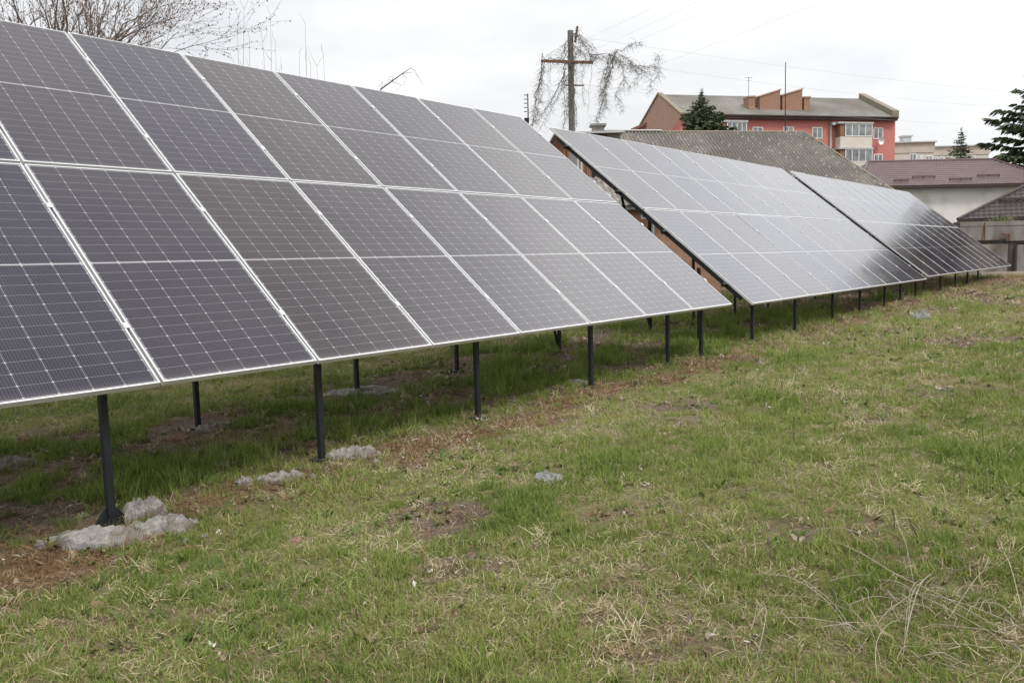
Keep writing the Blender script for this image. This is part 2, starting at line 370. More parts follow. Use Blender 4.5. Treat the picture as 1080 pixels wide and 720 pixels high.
def array(origin, k0, k1, fronts, rears, label, extra=(), lean=0.0, hide_end=()):
    """panels two rows high; origin is the bottom corner at k=0"""
    o = Vector(origin); base = o+E1*GAP_U*k0; base = Vector((base.x, base.y, float(gz(base.x, base.y))))
    root = thing('solar_array', label, 'solar array', base, 'solar arrays in the field')
    L = lambda P: P-base
    for k in range(k0, k1):
        for r in range(2):
            P = o+E1*(GAP_U*k+.01)+VV*(GAP_V*r+.01)
            jit = Matrix.Rotation(R(random.gauss(0, .09)), 3, 'X') @ Matrix.Rotation(R(random.gauss(0, .09)), 3, 'Y')
            p = link(bpy.data.objects.new('solar_panel', GM), root)
            p.matrix_local = Matrix.Translation(L(P)) @ (ROT @ jit).to_4x4()
            link(bpy.data.objects.new('frame', FM), p)
            for cv in CLAMP_V:
                c = link(bpy.data.objects.new('clamp', CM), p); c.location = (PW+.01, cv, 0)
    u0, u1 = GAP_U*k0, GAP_U*k1
    def pt(u, v, h): return o+E1*u+VV*v+NN*h
    for r in range(2):
        for cv in CLAMP_V:
            MB().bar(L(pt(u0-.10, GAP_V*r+cv, -.062)), L(pt(u1+.06, GAP_V*r+cv, -.062)), .05, .04, NN).build('purlin', M['steel'], root)
    RH = -.102
    ks = sorted(set([round(f, 2) for f in fronts[1:]]+[.035+k0, k1-.5]))
    for f in ks:
        u = GAP_U*f
        ed = f < k0+.1; hh = -.072 if ed else RH
        MB().bar(L(pt(u, .20, hh)), L(pt(u, 4.42, hh)), .062 if ed else .12, .05, NN).build('rafter', M['steel'], root)
    def post(u, n, w=.041, gus=0):
        P = o+E1*u+N1*n; zg = float(gz(P.x, P.y)); v = n/math.cos(TILT)
        top = o.z+n*math.tan(TILT)-.16/math.cos(TILT)+.02
        X3 = Matrix((E1, N1, Vector((0, 0, 1)))).transposed()
        m = MB(); m.box(L(Vector((P.x, P.y, (zg-.25+top)/2))), (w, w, top-zg+.25), X3)
        b = m.build('post', M['steel'], root)
        q = MB(); q.box(L(Vector((P.x, P.y, zg+.012))), (w+.09, w+.09, .012), X3); q.build('base_plate', M['steel'], b)
        if gus:
            for sx in (1, -1):
                a = Vector((P.x, P.y, zg+.018))+E1*sx*(w/2)
                g = MB(); g.prism([L(a), L(a+E1*sx*.085), L(a+Vector((0, 0, .11)))], N1*.012); g.build('gusset', M['steel'], b)
        return P, zg, top
    for i, f in enumerate(fronts): post(GAP_U*f, .22, gus=1 if i < 3 else 0)
    for i, f in enumerate(rears):
        P, zg, top = post(GAP_U*f, 2.3)
        if f in (7.25, .9): MB().bar(L(Vector((P.x, P.y, zg+.1))-E1*.03), L(pt(GAP_U*f-.75, 2.3/math.cos(TILT), RH-.05)), .04, .04).build('brace', M['steel'], root)
    for f, n in extra: post(GAP_U*f, n)
    return root
Z0 = CAM_H
array((-2.837, 3.998, Z0-.689), -3, 8, [-2.3, -.75, .77, 2.13, 3.66, 5.27, 6.76, 7.55], [-2.2, -.8, 0.62, 2.3, 3.95, 5.35, 7.25],
      'nearest solar array, dark grey tilted panels two rows high, on charcoal posts')
array((3.519, 11.879, Z0-.735), 0, 9, [.40, 1.93, 3.58, 5.02, 6.55, 7.65, 8.85], [.9, 2.3, 3.9, 5.4, 6.8, 8.0, 8.9],
      'middle solar array of pale sky reflecting panels, between the other two arrays', extra=[(.02, .88)])
array((10.61, 20.80, Z0-.705), 0, 11, [.35, 1.95, 3.6, 5.1, 6.55], [.5, 2.1, 3.7, 5.2, 6.7, 8.4, 10.2],
      'farthest solar array, ending at the concrete wall, dark reflections in its lower row')
# ------------------------------------------------------------------ buildings
V3 = Vector; UPZ = V3((0, 0, 1))
def roof_sheet(mb, O, U, V, w, L, li, ri, prof, du, dv, Nrm=None, thick=.02):
    """sloped sheet from eave corner O; U along eave, V up the slope; left / right insets of the hips; prof(u,v)->height"""
    Nrm = Nrm or U.cross(V).normalized()
    cols = int(round(w/du)); us = [w*i/cols for i in range(cols+1)]
    prev = None
    for u in us:
        vm = L*min(1, (u/li if li > 1e-6 else 1), ((w-u)/ri if ri > 1e-6 else 1)); vm = max(vm, .002)
        rows = max(2, int(L/dv)); b = len(mb.v)
        vs = [min(L*j/rows, vm) for j in range(rows+1)]
        mb.v += [tuple(O+U*u+V*v+Nrm*prof(u, v)) for v in vs]
        if prev is not None:
            for j in range(rows):
                mb.f.append((prev+j, b+j, b+j+1, prev+j+1)); mb.m.append(mb.mi)
        prev = b
    return mb
def flat_window(mbF, mbG, O, U, Nout, x0, x1, z0, z1, fw=.06, mull=1, tr=0):
    """frame bars + pane on a wall: O base point, U along, Nout outward"""
    X3 = Matrix((U, -Nout, UPZ)).transposed()
    def bx(mb, xa, xb, za, zb, ya, yb): mb.box(O+U*((xa+xb)/2)+UPZ*((za+zb)/2)+Nout*((ya+yb)/2), (xb-xa, yb-ya, zb-za), X3)
    bx(mbG, x0+fw, x1-fw, z0+fw, z1-fw, .004, .016)
    bx(mbF, x0, x1, z0, z0+fw, 0, .05); bx(mbF, x0, x1, z1-fw, z1, 0, .05)
    bx(mbF, x0, x0+fw, z0+fw, z1-fw, 0, .05); bx(mbF, x1-fw, x1, z0+fw, z1-fw, 0, .05)
    for i in range(mull):
        c = x0+(x1-x0)*(i+1)/(mull+1); bx(mbF, c-fw/2, c+fw/2, z0+fw, z1-fw, 0, .046)
M['window_white'] = mat('white_window_frame', (.72, .72, .71), (.8, .8, .8), 6, .5)
def pane_mat():
    m = mat('window_pane', (.10, .12, .13), (.34, .36, .37), 1.1, .08, spec=.6); return m
M['pane'] = pane_mat()
def corr(p, amp): return lambda u, v: amp*math.sin(2*math.pi*u/p)
# --- asbestos slate-roofed house
def slate_mat():
    m = mat('weathered_asbestos_slate', (.165, .148, .130), (.27, .248, .222), 1.3, .95, .3, 30, c3=(.17, .158, .14), s3=.45, t3=.56, w3=.12)
    t = m.node_tree; b = t.nodes['Principled BSDF']; x = X(t)
    old = b.inputs['Base Color'].links[0].from_socket
    ge = nn(t, 'ShaderNodeNewGeometry')
    vo = nn(t, 'ShaderNodeTexVoronoi'); vo.inputs['Scale'].default_value = 5.6; vo.inputs['Randomness'].default_value = 1
    t.links.new(ge.outputs['Position'], vo.inputs['Vector'])
    sepc = nn(t, 'ShaderNodeSeparateColor'); t.links.new(vo.outputs['Color'], sepc.inputs[0])
    rad = x.op('MULTIPLY', x.op('POWER', sepc.outputs[0], 1.3), .36)
    nz = nn(t, 'ShaderNodeTexNoise'); nz.inputs['Scale'].default_value = 14; t.links.new(ge.outputs['Position'], nz.inputs['Vector'])
    spot = x.op('LESS_THAN', x.op('ADD', vo.outputs['Distance'], x.op('MULTIPLY', x.op('SUBTRACT', nz.outputs['Fac'], .5), .45)), rad)
    mx = nn(t, 'ShaderNodeMixRGB'); mx.inputs['Color2'].default_value = (.42, .41, .39, 1)
    t.links.new(x.op('MULTIPLY', spot, .85), mx.inputs['Fac']); t.links.new(old, mx.inputs['Color1']); t.links.new(mx.outputs[0], b.inputs['Base Color'])
    return m
M['slate'] = slate_mat()
M['ridge'] = mat('lichen_ridge_tiles', (.21, .185, .145), (.30, .25, .18), 3, .95, .3)
M['plaster'] = mat('old_white_plaster', (.70, .68, .645), (.78, .765, .73), .8, .92, .15, 14, c3=(.58, .55, .51), s3=.9, t3=.62)
M['darkwood'] = mat('dark_timber', (.05, .04, .035), (.09, .07, .06), 5, .85, .2, stretch=(1, 1, .2))
Rr = at(848, 140, 40.0); RU = V3((math.cos(R(10)), math.sin(R(10)), 0)); RD = V3((math.sin(R(10)), -math.cos(R(10)), 0))
rdrop, rrun, rover = 3.9, 5.5, 2.15
Rl = Rr-RU*9.9
hb = V3((Rr.x, Rr.y, float(gz(Rr.x, Rr.y))))
hs = thing('slate_roof_house', 'house with long grey corrugated slate hip roof speckled with lichen behind the arrays', 'house', hb)
sv = (RD*-rrun+UPZ*rdrop); sL = sv.length; sv.normalize()
we = (Rr-Rl).length+2*rover
m = MB(); O = Rl-RU*rover+RD*rrun-UPZ*rdrop
def slate_prof(u, v):
    q = (v/1.55) % 1.0
    return .046*math.sin(2*math.pi*u/.17)+.055*(1-q)
roof_sheet(m, O, RU, sv, we, sL, rover, rover, slate_prof, .03, .31)
Ob = Rr+RU*rover-RD*rrun-UPZ*rdrop; svb = (RD*rrun+UPZ*rdrop).normalized()
roof_sheet(m, Ob, -RU, svb, we, sL, rover, rover, slate_prof, .15, .8)
for s, c in ((1, Rr), (-1, Rl)):
    a = c+RU*rover*s+RD*rrun*s-UPZ*rdrop; b_ = c+RU*rover*s-RD*rrun*s-UPZ*rdrop
    m.add([a, b_, c], [(0, 1, 2)])
ro = local(m, hs).build('roof', M['slate'], hs, smooth=False)
m = MB(); m.tube([Rl+UPZ*.03, Rr+UPZ*.03], .06, 8)
for s, c in ((1, Rr), (-1, Rl)):
    for q in (1, -1): m.tube([c+UPZ*.03, c+RU*rover*s+RD*rrun*q-UPZ*(rdrop-.03)], .055, 8)
local(m, hs).build('ridge_cap', M['ridge'], ro)
m = MB(); m.bar(Rl-RU*.2+UPZ*.09-RD*-.02, Rl+RU*2.6+UPZ*.09, .05, .22); local(m, hs).build('ridge_flashing', M['window_white'], ro)
m = MB(); c0 = (Rl+Rr)/2; zt = c0.z-rdrop-.02
m.box(V3((c0.x, c0.y, (zt+hb.z)/2)), (we-.9, 2*rrun-.9, zt-hb.z), Matrix((RU, -RD, UPZ)).transposed())
local(m, hs).build('wall', M['plaster'], hs)
mb_ = at(828, 150, 40.3); mt = at(828.5, 66, 40.3)
ms = thing('antenna_mast', 'tall thin dark antenna mast standing on the slate roof in front of the red block', 'mast', mb_)
m = MB(); m.tube([mb_, mt], [.03, .02], 6); local(m, ms).build('pole', M['steel'], ms)
m = MB(); m.box(mb_+V3((0, 0, -.05)), (.25, .25, .12)); local(m, ms).build('base_plate', M['steel'], ms)
# --- white house with brown metal-tile hip roof
M['metaltile'] = mat('brown_metal_tile', (.092, .056, .056), (.120, .076, .076), 1.2, .5, spec=.3)
M['darktile'] = mat('dark_brown_metal_tile', (.040, .031, .031), (.056, .045, .045), 1.4, .5, spec=.3)
M['gutter'] = mat('dark_brown_gutter', (.055, .036, .034), (.07, .048, .045), 4, .5)
def tile_prof(u, v):
    q = (v/.36) % 1.0
    return .011*math.sin(2*math.pi*u/.22)+.05*(1-q)
def hip_house(name, label, ridgeL, ridgeR, eaveL, eaveR, depth_back, roofmat, wallmat, du, snow=None, fascia=True):
    U = (eaveR-eaveL).normalized(); w = (eaveR-eaveL).length
    base = V3((eaveL.x, eaveL.y, float(gz(eaveL.x, eaveL.y))))
    root = thing(name, label, 'house', base)
    li = (ridgeL-eaveL).dot(U); ri = (eaveR-ridgeR).dot(U)
    Vs = ridgeL-eaveL-U*li; L = Vs.length; Vn = Vs.normalized(); Nh = V3((U.y, -U.x, 0))   # outward (toward viewer)
    m = MB(); roof_sheet(m, eaveL, U, Vn, w, L, li, ri, tile_prof, du, .06)
    run = -V3((Vs.x, Vs.y, 0)).dot(Nh); rise = Vs.z
    bl, br = eaveL-Nh*(2*run), eaveR-Nh*(2*run)
    m.add([bl, br, ridgeR, ridgeL], [(1, 0, 3, 2)]); m.add([eaveL, bl, ridgeL], [(1, 0, 2)]); m.add([eaveR, br, ridgeR], [(0, 1, 2)])
    rf = local(m, root).build('roof', roofmat, root)
    m = MB(); m.tube([ridgeL+UPZ*.04, ridgeR+UPZ*.04], .09, 8)
    for a, c in ((eaveL, ridgeL), (eaveR, ridgeR)): m.tube([a+UPZ*.03, c+UPZ*.04], .08, 8)
    local(m, root).build('ridge_cap', roofmat, rf)
    X3 = Matrix((U, -Nh, UPZ)).transposed(); mid = (eaveL+eaveR)/2
    m = MB(); m.box(mid+Nh*.03-UPZ*.05, (w, .12, .12), X3); local(m, root).build('gutter', M['gutter'], rf)
    m = MB(); m.box(mid-Nh*.27-UPZ*.09, (w-.1, .5, .04), X3); local(m, root).build('soffit', M['gutter'], rf)
    if snow:
        for a, b_, vq in snow:
            m = MB(); P0 = eaveL+U*(w*a)+Vn*(L*vq); P1 = eaveL+U*(w*b_)+Vn*(L*vq); Nr = U.cross(Vn).normalized()
            m.bar(P0+Nr*.15, P1+Nr*.15, .04, .04); m.bar(P0+Nr*.08, P1+Nr*.08, .04, .04)
            n = max(2, int((P1-P0).length/.7))
            for i in range(n+1):
                q = P0.lerp(P1, i/n); m.bar(q, q+Nr*.16, .03, .04)
            local(m, root).build('snow_guard', roofmat, rf)
    zt = eaveL.z-.1; c = mid-Nh*(run); m = MB()
    m.box(V3((c.x, c.y, (zt+base.z-.3)/2)), (w-.9, 2*run-.9, zt-base.z+.3), X3); local(m, root).build('wall', wallmat, root)
    return root
eL, eR = at(905, 197.5, 46.0), at(1123, 196.6, 46.6); eR.z = eL.z
rL, rR = at(915, 171.5, 50.0), at(1047, 171.0, 50.4); rR.z = rL.z
hip_house('metal_roof_house', 'white plastered house under a brown metal tile roof with snow guards', rL, rR, eL, eR, 8, M['metaltile'], M['plaster'], .055,
          snow=[(.20, .27, .17), (.31, .42, .28), (.47, .58, .17), (.63, .74, .28)])
eL = at(1010, 232, 39.0); q_ = R(28); U_ = V3((math.cos(q_), -math.sin(q_), 0)); B_ = V3((math.sin(q_), math.cos(q_), 0))
eR = eL+U_*11.0; rL = eL+U_*4.0+B_*3.5+UPZ*2.2; rR = rL+U_*3.0
hip_house('dark_roof_house', 'low house with dark brown metal tile roof above the concrete wall', rL, rR, eL, eR, 8, M['darktile'], M['darkwood'], .055,
          snow=[(.16, .30, .36), (.34, .5, .36)])
# --- concrete yard wall
M['wallconc'] = mat('stained_concrete', (.19, .18, .165), (.285, .27, .25), 1.6, .95, .4, 18, c3=(.13, .105, .09), s3=1.1, t3=.60, w3=.1, stretch=(1, 1, .45))
M['rust'] = mat('rusty_iron', (.12, .06, .035), (.22, .12, .07), 14, .9, .3)
WD = 33.6
def wpt(px, py): return at(px, py, WD)
wb = wpt(1010, 290); wz = float(gz(wb.x, wb.y)); wl = thing('concrete_wall', 'stained concrete panel wall with a ledge and rusty bracket at the field edge', 'wall', V3((wb.x, wb.y, wz)))
def wbox(name, x0, y0, x1, y1, d0, d1, mt_, par=None):
    a, b_ = wpt(x0, y1), wpt(x1, y0); m = MB(); lo = min(a.z, wz-.3) if y1 >= 290 else a.z
    Uw = V3((1, 0, 0)); m.box(V3(((a.x+b_.x)/2, (a.y+b_.y)/2+(d0+d1)/2, (lo+b_.z)/2)), (b_.x-a.x, d1-d0, b_.z-lo))
    return local(m, wl).build(name, mt_, par or wl)
wbox('upper_panel', 1011, 235, 1062, 254, 0, .22, M['wallconc']); wbox('upper_panel', 1062.3, 234.6, 1120, 254, .012, .22, M['wallconc']); wbox('upper_panel', 1120.4, 234.9, 1180, 253, .0, .22, M['wallconc']); wbox('upper_panel', 1180.4, 234.4, 1240, 252, .01, .22, M['wallconc'])
wbox('lower_panel', 1004, 257, 1063, 291, .06, .24, M['wallconc']); wbox('lower_panel', 1074, 256, 1160, 291, .05, .24, M['wallconc']); wbox('lower_panel', 1160.5, 255, 1240, 291, .06, .24, M['wallconc'])
wbox('post', 1063.2, 254.4, 1073.8, 291, .20, .40, M['darkwood']); wbox('end_cap', 1008.6, 234.8, 1010.8, 291, -.02, .26, M['darkwood'])
wbox('coping', 1010, 233.2, 1240, 234.3, -.05, .28, M['wallconc'])
m = MB(); m.tube([wpt(1038, 235)-V3((0, .06, 0)), wpt(1037.4, 254)-V3((0, .06, 0))], .035, 6); local(m, wl).build('pipe', M['rust'], wl)
m = MB(); a, b_, c = [wpt(*q)-V3((0, .10, 0)) for q in ((1056, 247), (1063, 247), (1063, 254))]; m.tube([a, b_, c], .035, 6); local(m, wl).build('bracket', M['rust'], wl)
# --- red apartment block
D0 = 85.0; FL = at(717, 121.5, D0); ang = R(12.7)
AU = V3((math.cos(ang), math.sin(ang), 0)); AB = V3((-math.sin(ang), math.cos(ang), 0)); AN = -AB
LEN, DEP = 25.6, 12.0; ez = FL.z; gz0 = .5
FLg = V3((FL.x, FL.y, gz0))
M['redwall'] = mat('salmon_red_render', (.50, .185, .165), (.56, .215, .19), .35, .9, .1, 10)
M['abrick'] = brick_mat('orange_brick', (.39, .225, .17), (.47, .30, .23), (.40, .34, .30), AB, 1.6)
M['chbrick'] = brick_mat('chimney_brick', (.29, .145, .095), (.38, .21, .145), (.33, .27, .23), AU, 1.6)
M['aroof'] = mat('grey_slate_sheets', (.20, .195, .175), (.27, .26, .235), 1.2, .95, .2, 9, c3=(.16, .15, .13), s3=.25, t3=.5, w3=.15)
M['cream'] = mat('cream_balcony_panel', (.62, .57, .50), (.70, .66, .59), 1.5, .85)
M['trimbrown'] = mat('dark_fascia', (.075, .05, .045), (.11, .075, .065), 2, .8)
M['metalgrey'] = mat('grey_sheet_metal', (.42, .43, .43), (.52, .53, .53), 2, .6)
ap = thing('apartment_block', 'salmon red apartment block with brick gable, grey roof and wedge shaped chimneys', 'building', FLg)
HT = ez-gz0
AX = Matrix((AU, AB, UPZ)).transposed()
def abox(mb, x0, x1, y0, y1, z0, z1): return mb.box(FLg+AU*((x0+x1)/2)+AB*((y0+y1)/2)+UPZ*((z0+z1)/2), (x1-x0, y1-y0, z1-z0), AX)
def fpx(px, py):   # facade-plane coordinates of a photo pixel
    P = on_plane(px, py, FL, AN); return (P-FLg).dot(AU), P.z-gz0
m = MB(); abox(m, .3, LEN-.002, 0, DEP, 0, HT); wallo = local(m, ap).build('wall', M['redwall'], ap)
rid = at(697, 103, D0+DEP*.5*math.cos(ang)+.2).z-gz0     # ridge height
RDY = DEP*.46
# brick gable end wall
P = lambda x, y, z: FLg+AU*x+AB*y+UPZ*z
m = MB(); m.prism([P(0, -.1, HT-.45), P(0, DEP+.1, HT-4.6), P(0, DEP+.1, HT+.1), P(0, RDY, rid+.15), P(0, -.1, HT+.15)], AU*.295); gw = local(m, ap).build('gable_wall', M['abrick'], ap)
m = MB(); m.prism([P(.004, -.002, 0), P(.004, DEP, 0), P(.004, DEP, HT-4.62), P(.004, -.002, HT-.5)], AU*.29); local(m, ap).build('wall', M['redwall'], ap)
m = MB(); m.hexa([P(-.12, -.3, HT+.02), P(.42, -.3, HT+.02), P(.42, RDY, rid+.17), P(-.12, RDY, rid+.17), P(-.12, -.3, HT+.22), P(.42, -.3, HT+.22), P(.42, RDY, rid+.37), P(-.12, RDY, rid+.37)])
m.hexa([P(-.12, RDY+.01, rid+.17), P(.42, RDY+.01, rid+.17), P(.42, DEP+.3, HT-.02), P(-.12, DEP+.3, HT-.02), P(-.12, RDY+.01, rid+.37), P(.42, RDY+.01, rid+.37), P(.42, DEP+.3, HT+.18), P(-.12, DEP+.3, HT+.18)])
local(m, ap).build('verge_coping', M['ridge'], gw)
m = MB(); m.hexa([P(LEN-.7, -.45, HT-.1), P(LEN+.1, -.45, HT-.1), P(LEN+.1, RDY, rid), P(LEN-.7, RDY, rid), P(LEN-.7, -.45, HT+.75), P(LEN+.1, -.45, HT+.75), P(LEN+.1, RDY, rid+.75), P(LEN-.7, RDY, rid+.75)])
local(m, ap).build('firewall_parapet', M['ridge'], ap)
# roof
sv = (AB*(RDY+.6)+UPZ*(rid-HT+.12)); L = sv.length; sv.normalize(); m = MB()
roof_sheet(m, P(.42, -.6, HT+.02), AU, sv, LEN-1.1, L, 0, 0, lambda u, v: .03*math.sin(2*math.pi*u/.3)+.03*(1-(v/1.6) % 1), .06, .53)
m.add([P(.42, RDY, rid+.12), P(LEN-.7, RDY, rid+.12), P(LEN-.7, DEP+.6, HT), P(.42, DEP+.6, HT)], [(0, 1, 2, 3)])
arf = local(m, ap).build('roof', M['aroof'], ap)
m = MB(); abox(m, .3, LEN-.1, -.55, -.02, HT-.34, HT-.04); local(m, ap).build('eaves_fascia', M['trimbrown'], arf)
m = MB(); abox(m, .3, LEN-.1, -.72, -.6, HT-.08, HT+.04); local(m, ap).build('gutter', M['trimbrown'], arf)
# wedge firewalls and chimneys, standing on the front slope
def roofz(y): return HT+.1+(rid-HT)*(y+.6)/(RDY+.6)
def wedge(xa, xb, ya, yb, tl, tr):
    pl, pr = on_plane(xa, tl, FL+AB*1.5, AN), on_plane(xb, tr, FL+AB*1.5, AN)
    ua, ub = (pl-FLg).dot(AU), (pr-FLg).dot(AU)
    m = MB(); zb = roofz(1.2)-.5
    m.hexa([P(ua, 1.0, zb), P(ub, 1.0, zb), P(ub, 2.2, zb), P(ua, 2.2, zb), P(ua, 1.0, pl.z-gz0), P(ub, 1.0, pr.z-gz0), P(ub, 2.2, pr.z-gz0), P(ua, 2.2, pl.z-gz0)])
    w = local(m, ap).build('chimney_stack', M['chbrick'], arf)
    m = MB(); za, zb2 = pl.z-gz0, pr.z-gz0
    m.hexa([P(ua-.08, .92, za+.004), P(ub+.08, .92, zb2+.004), P(ub+.08, 2.28, zb2+.004), P(ua-.08, 2.28, za+.004), P(ua-.08, .92, za+.16), P(ub+.08, .92, zb2+.16), P(ub+.08, 2.28, zb2+.16), P(ua-.08, 2.28, za+.16)])
    local(m, ap).build('cap', M['abrick'], w)
wedge(799, 820.3, 0, 0, 103.5, 96.3); wedge(822.8, 843.5, 0, 0, 102.3, 95.6)
wedge(787.5, 793.8, 0, 0, 103.8, 103.6); wedge(845.5, 851.5, 0, 0, 104.5, 104.2)
# windows
def awin(x0, y0, x1, y1, mull=1, par=None, out=.0):
    (a, zt), (b_, zb) = fpx(x0, y0), fpx(x1, y1); f, g = MB(), MB()
    flat_window(f, g, FLg+AN*(.006+out), AU, AN, a, b_, zb, zt, .09, mull)
    w = local(f, ap).build('window', M['window_white'], par or ap)
    local(g, ap).build('pane', M['pane'], w if par is None else par)
for q in ((793.5, 134, 804.5, 147), (826, 133.8, 837, 147), (856.5, 134.2, 867, 146.5), (921, 134.8, 931, 147), (921.5, 162.5, 930.5, 175), (857, 161.5, 867.5, 174)): awin(*q)
def balcony(x0, y0, x1, y1, ypan, mull, slab=True):
    (a, zt), (b_, zb) = fpx(x0, y0), fpx(x1, y1); _, zp = fpx(x1, ypan)
    m = MB(); abox(m, a, b_, -.95, -.003, zp, zb-.03); bo = local(m, ap).build('balcony', M['cream'], ap)
    m = MB(); abox(m, a-.35, b_+.1, -1.05, -.004, zt+.02, zt+.2); local(m, ap).build('canopy', M['metalgrey'], bo)
    m = MB(); abox(m, a+.02, a+.55, -.9, -.005, zb, zt); local(m, ap).build('side_board', M['darkbrown'], bo)
    f, g = MB(), MB(); flat_window(f, g, FLg+AN*.93, AU, AN, a+.56, b_, zb, zt, .09, mull)
    local(f, ap).build('window', M['window_white'], bo); local(g, ap).build('pane', M['pane'], bo)
    m = MB(); abox(m, b_-.06, b_, -.92, -.005, zb, zt); local(m, ap).build('side_board', M['window_white'], bo)
M['darkbrown'] = mat('brown_board', (.22, .12, .08), (.30, .17, .12), 3, .85)
balcony(881, 132.2, 914, 145.5, 157, 3); balcony(881, 158.8, 914, 172, 184, 3)
balcony(757, 130.5, 783, 143, 155, 3)
m = MB(); (a, zt) = fpx(875.5, 124.5); abox(m, a-.09, a+.09, -.22, -.04, HT-9, HT-.6); abox(m, a-.09, a+.35, -.6, -.04, HT-.9, HT-.62); local(m, ap).build('downpipe', M['metalgrey'], ap)
m = MB(); (a, zt) = fpx(786.3, 124.5); abox(m, a-.09, a+.09, -.22, -.04, HT-9, HT-.45); local(m, ap).build('downpipe', M['trimbrown'], ap)
# dish
(a, zd) = fpx(925.8, 149.4); m = MB(); cD = P(a, -.35, zd); rings = []
for i in range(5):
    r_ = .37*i/4
    for j in range(16):
        an = 2*math.pi*j/16; rings.append(cD+AU*r_*math.cos(an)+UPZ*r_*1.15*math.sin(an)+AN*(.25*(r_/.37)**2))
fs = [(i*16+j, i*16+(j+1) % 16, (i+1)*16+(j+1) % 16, (i+1)*16+j) for i in range(4) for j in range(16)]
m.add(rings, fs); m.bar(cD, P(a, 0, zd-.1), .05, .05)
ds = thing('satellite_dish', 'white oval satellite dish on the red wall beside the upper right window', 'satellite dish', cD); local(m, ds).build('dish', M['window_white'], ds)
# rusty annex at the foot of the brick gable
a_ = at(676, 134.5, 96)
m = MB(); m.box(a_+V3((.5, 0, -4.2)), (1.5, 4, 8.0), AX); m.box(a_+V3((.5, 0, .0)), (1.9, 4.4, .35), AX)
tag(m.build('roof_shed', M['darkbrown']), 'small rusty brown roofed shed against the brick gable', 'shed')
# tv aerial on apartment roof
b0 = P((fpx(804.5, 103)[0]), 3.0, roofz(3.0)-.1); t0 = V3((b0.x, b0.y, at(804.5, 81.5, (b0-V3((0, 0, CAM_H))).dot(FW)).z))
av = thing('tv_aerial', 'thin tv aerial with a short crossbar on the red block roof', 'aerial', b0)
m = MB(); m.tube([b0, t0], .035, 5); local(m, av).build('pole', M['galv'], av)
m = MB(); m.bar(t0-AU*.45-UPZ*.1, t0+AU*.45-UPZ*.1, .04, .04); m.bar(t0-AU*.3-UPZ*.4, t0+AU*.3-UPZ*.4, .03, .03); local(m, av).build('crossbar', M['galv'], av)
# --- pale blocks far behind
M['beige'] = mat('pale_beige_panels', (.54, .50, .45), (.64, .60, .55), .6, .9)
M['beigebrick'] = mat('pinkish_brick_band', (.48, .42, .36), (.58, .51, .45), .8, .9)
def far_block(x0, x1, ytop, D, dep, label, wins):
    a, b_ = at(x0, ytop, D), at(x1, ytop, D); g0 = .5; h = a.z-g0
    root = thing('far_block', label, 'building', V3(((a.x+b_.x)/2, a.y, g0))); c = (a+b_)/2
    m = MB(); m.box(V3((c.x, c.y+dep/2, g0+(h-1.4)/2)), (b_.x-a.x, dep, h-1.4)); local(m, root).build('wall', M['beige'], root)
    m = MB(); m.box(V3((c.x, c.y+dep/2, g0+h-.7)), (b_.x-a.x+.2, dep+.2, 1.398)); par = local(m, root).build('parapet', M['beigebrick'], root)
    m = MB(); m.box(V3((c.x, c.y+dep/2-.1, g0+h+.09)), (b_.x-a.x+.6, dep+.6, .18)); local(m, root).build('roof_edge', M['metalgrey'], root)
    for wx0, wy0, wx1, wy1 in wins:
        p, q = at(wx0, wy1, D), at(wx1, wy0, D); f, gg = MB(), MB()
        flat_window(f, gg, V3((0, c.y-.01, 0)), V3((1, 0, 0)), V3((0, -1, 0)), p.x, q.x, p.z, q.z, .12, 1)
        w = local(f, root).build('window', M['window_white'], root); local(gg, root).build('pane', M['pane'], w)
    return root
fb = far_block(938, 985, 151.5, 118, 14, 'pale beige block with windows right beside the red apartment block', [(960, 162, 967, 173), (971, 164, 974, 170), (977, 164, 984, 173)])
far_block(981, 1043, 155.5, 140, 14, 'stepped beige block behind the small spruce', [(985, 165, 989, 172), (992, 165, 996, 172), (1025, 164, 1029, 172)])
c = at(955, 149.5, 122); m = MB(); m.box(c, (1.2, 1.2, 1.3)); m.box(c+V3((0, 0, .75)), (1.5, 1.5, .2)); local(m, fb).build('roof_vent', M['metalgrey'], fb)
# --- timber barn and brick lean-to seen in the gap between the first two arrays
BD = 27.0
b0, b1 = at(585, 142.0, BD), at(652, 142.0, BD); gzb = float(gz(b0.x, b0.y))
bn = thing('timber_barn', 'old barn of mixed rusty brown and grey boards behind the gap', 'barn', V3((b0.x, b0.y, gzb)))
browns = [mat('rusty_board', (.16, .07, .045), (.26, .13, .09), 6, .9, .3, stretch=(1, 1, .2)), mat('grey_board', (.25, .24, .23), (.36, .35, .34), 6, .9, .3, stretch=(1, 1, .2)),
          mat('pale_board', (.55, .54, .52), (.68, .67, .66), 5, .9), mat('dark_board', (.035, .03, .03), (.06, .05, .05), 5, .9), mat('orange_board', (.30, .14, .075), (.38, .2, .12), 6, .9, .3)]
X0 = b0.x; xw = b1.x-b0.x; n = 34; mbs = [MB() for _ in browns]; seq = []
for i in range(n):
    px = 583+69*(i+.5)/n
    k = 0 if px < 590 else (random.choice([0, 0, 4]) if px < 598 else (1 if px < 603 else (2 if px < 612 and i % 2 else (1 if px < 612 else (random.choice([0, 4, 3]) if px < 637 else 1)))))
    mbs[k].box(V3((X0+xw*(i+.5)/n, BD+.05+random.uniform(-.02, .02), (gzb+b0.z-.1)/2)), (xw/n-.012, .03, b0.z-.1-gzb))
for mb2, mt_ in zip(mbs, browns):
    if mb2.v: local(mb2, bn).build('board_wall', mt_, bn)
m = MB(); m.box(V3((X0+xw/2, BD+2.6, (gzb+b0.z-.2)/2)), (xw, 5, b0.z-.2-gzb)); local(m, bn).build('inner_wall', browns[3], bn)
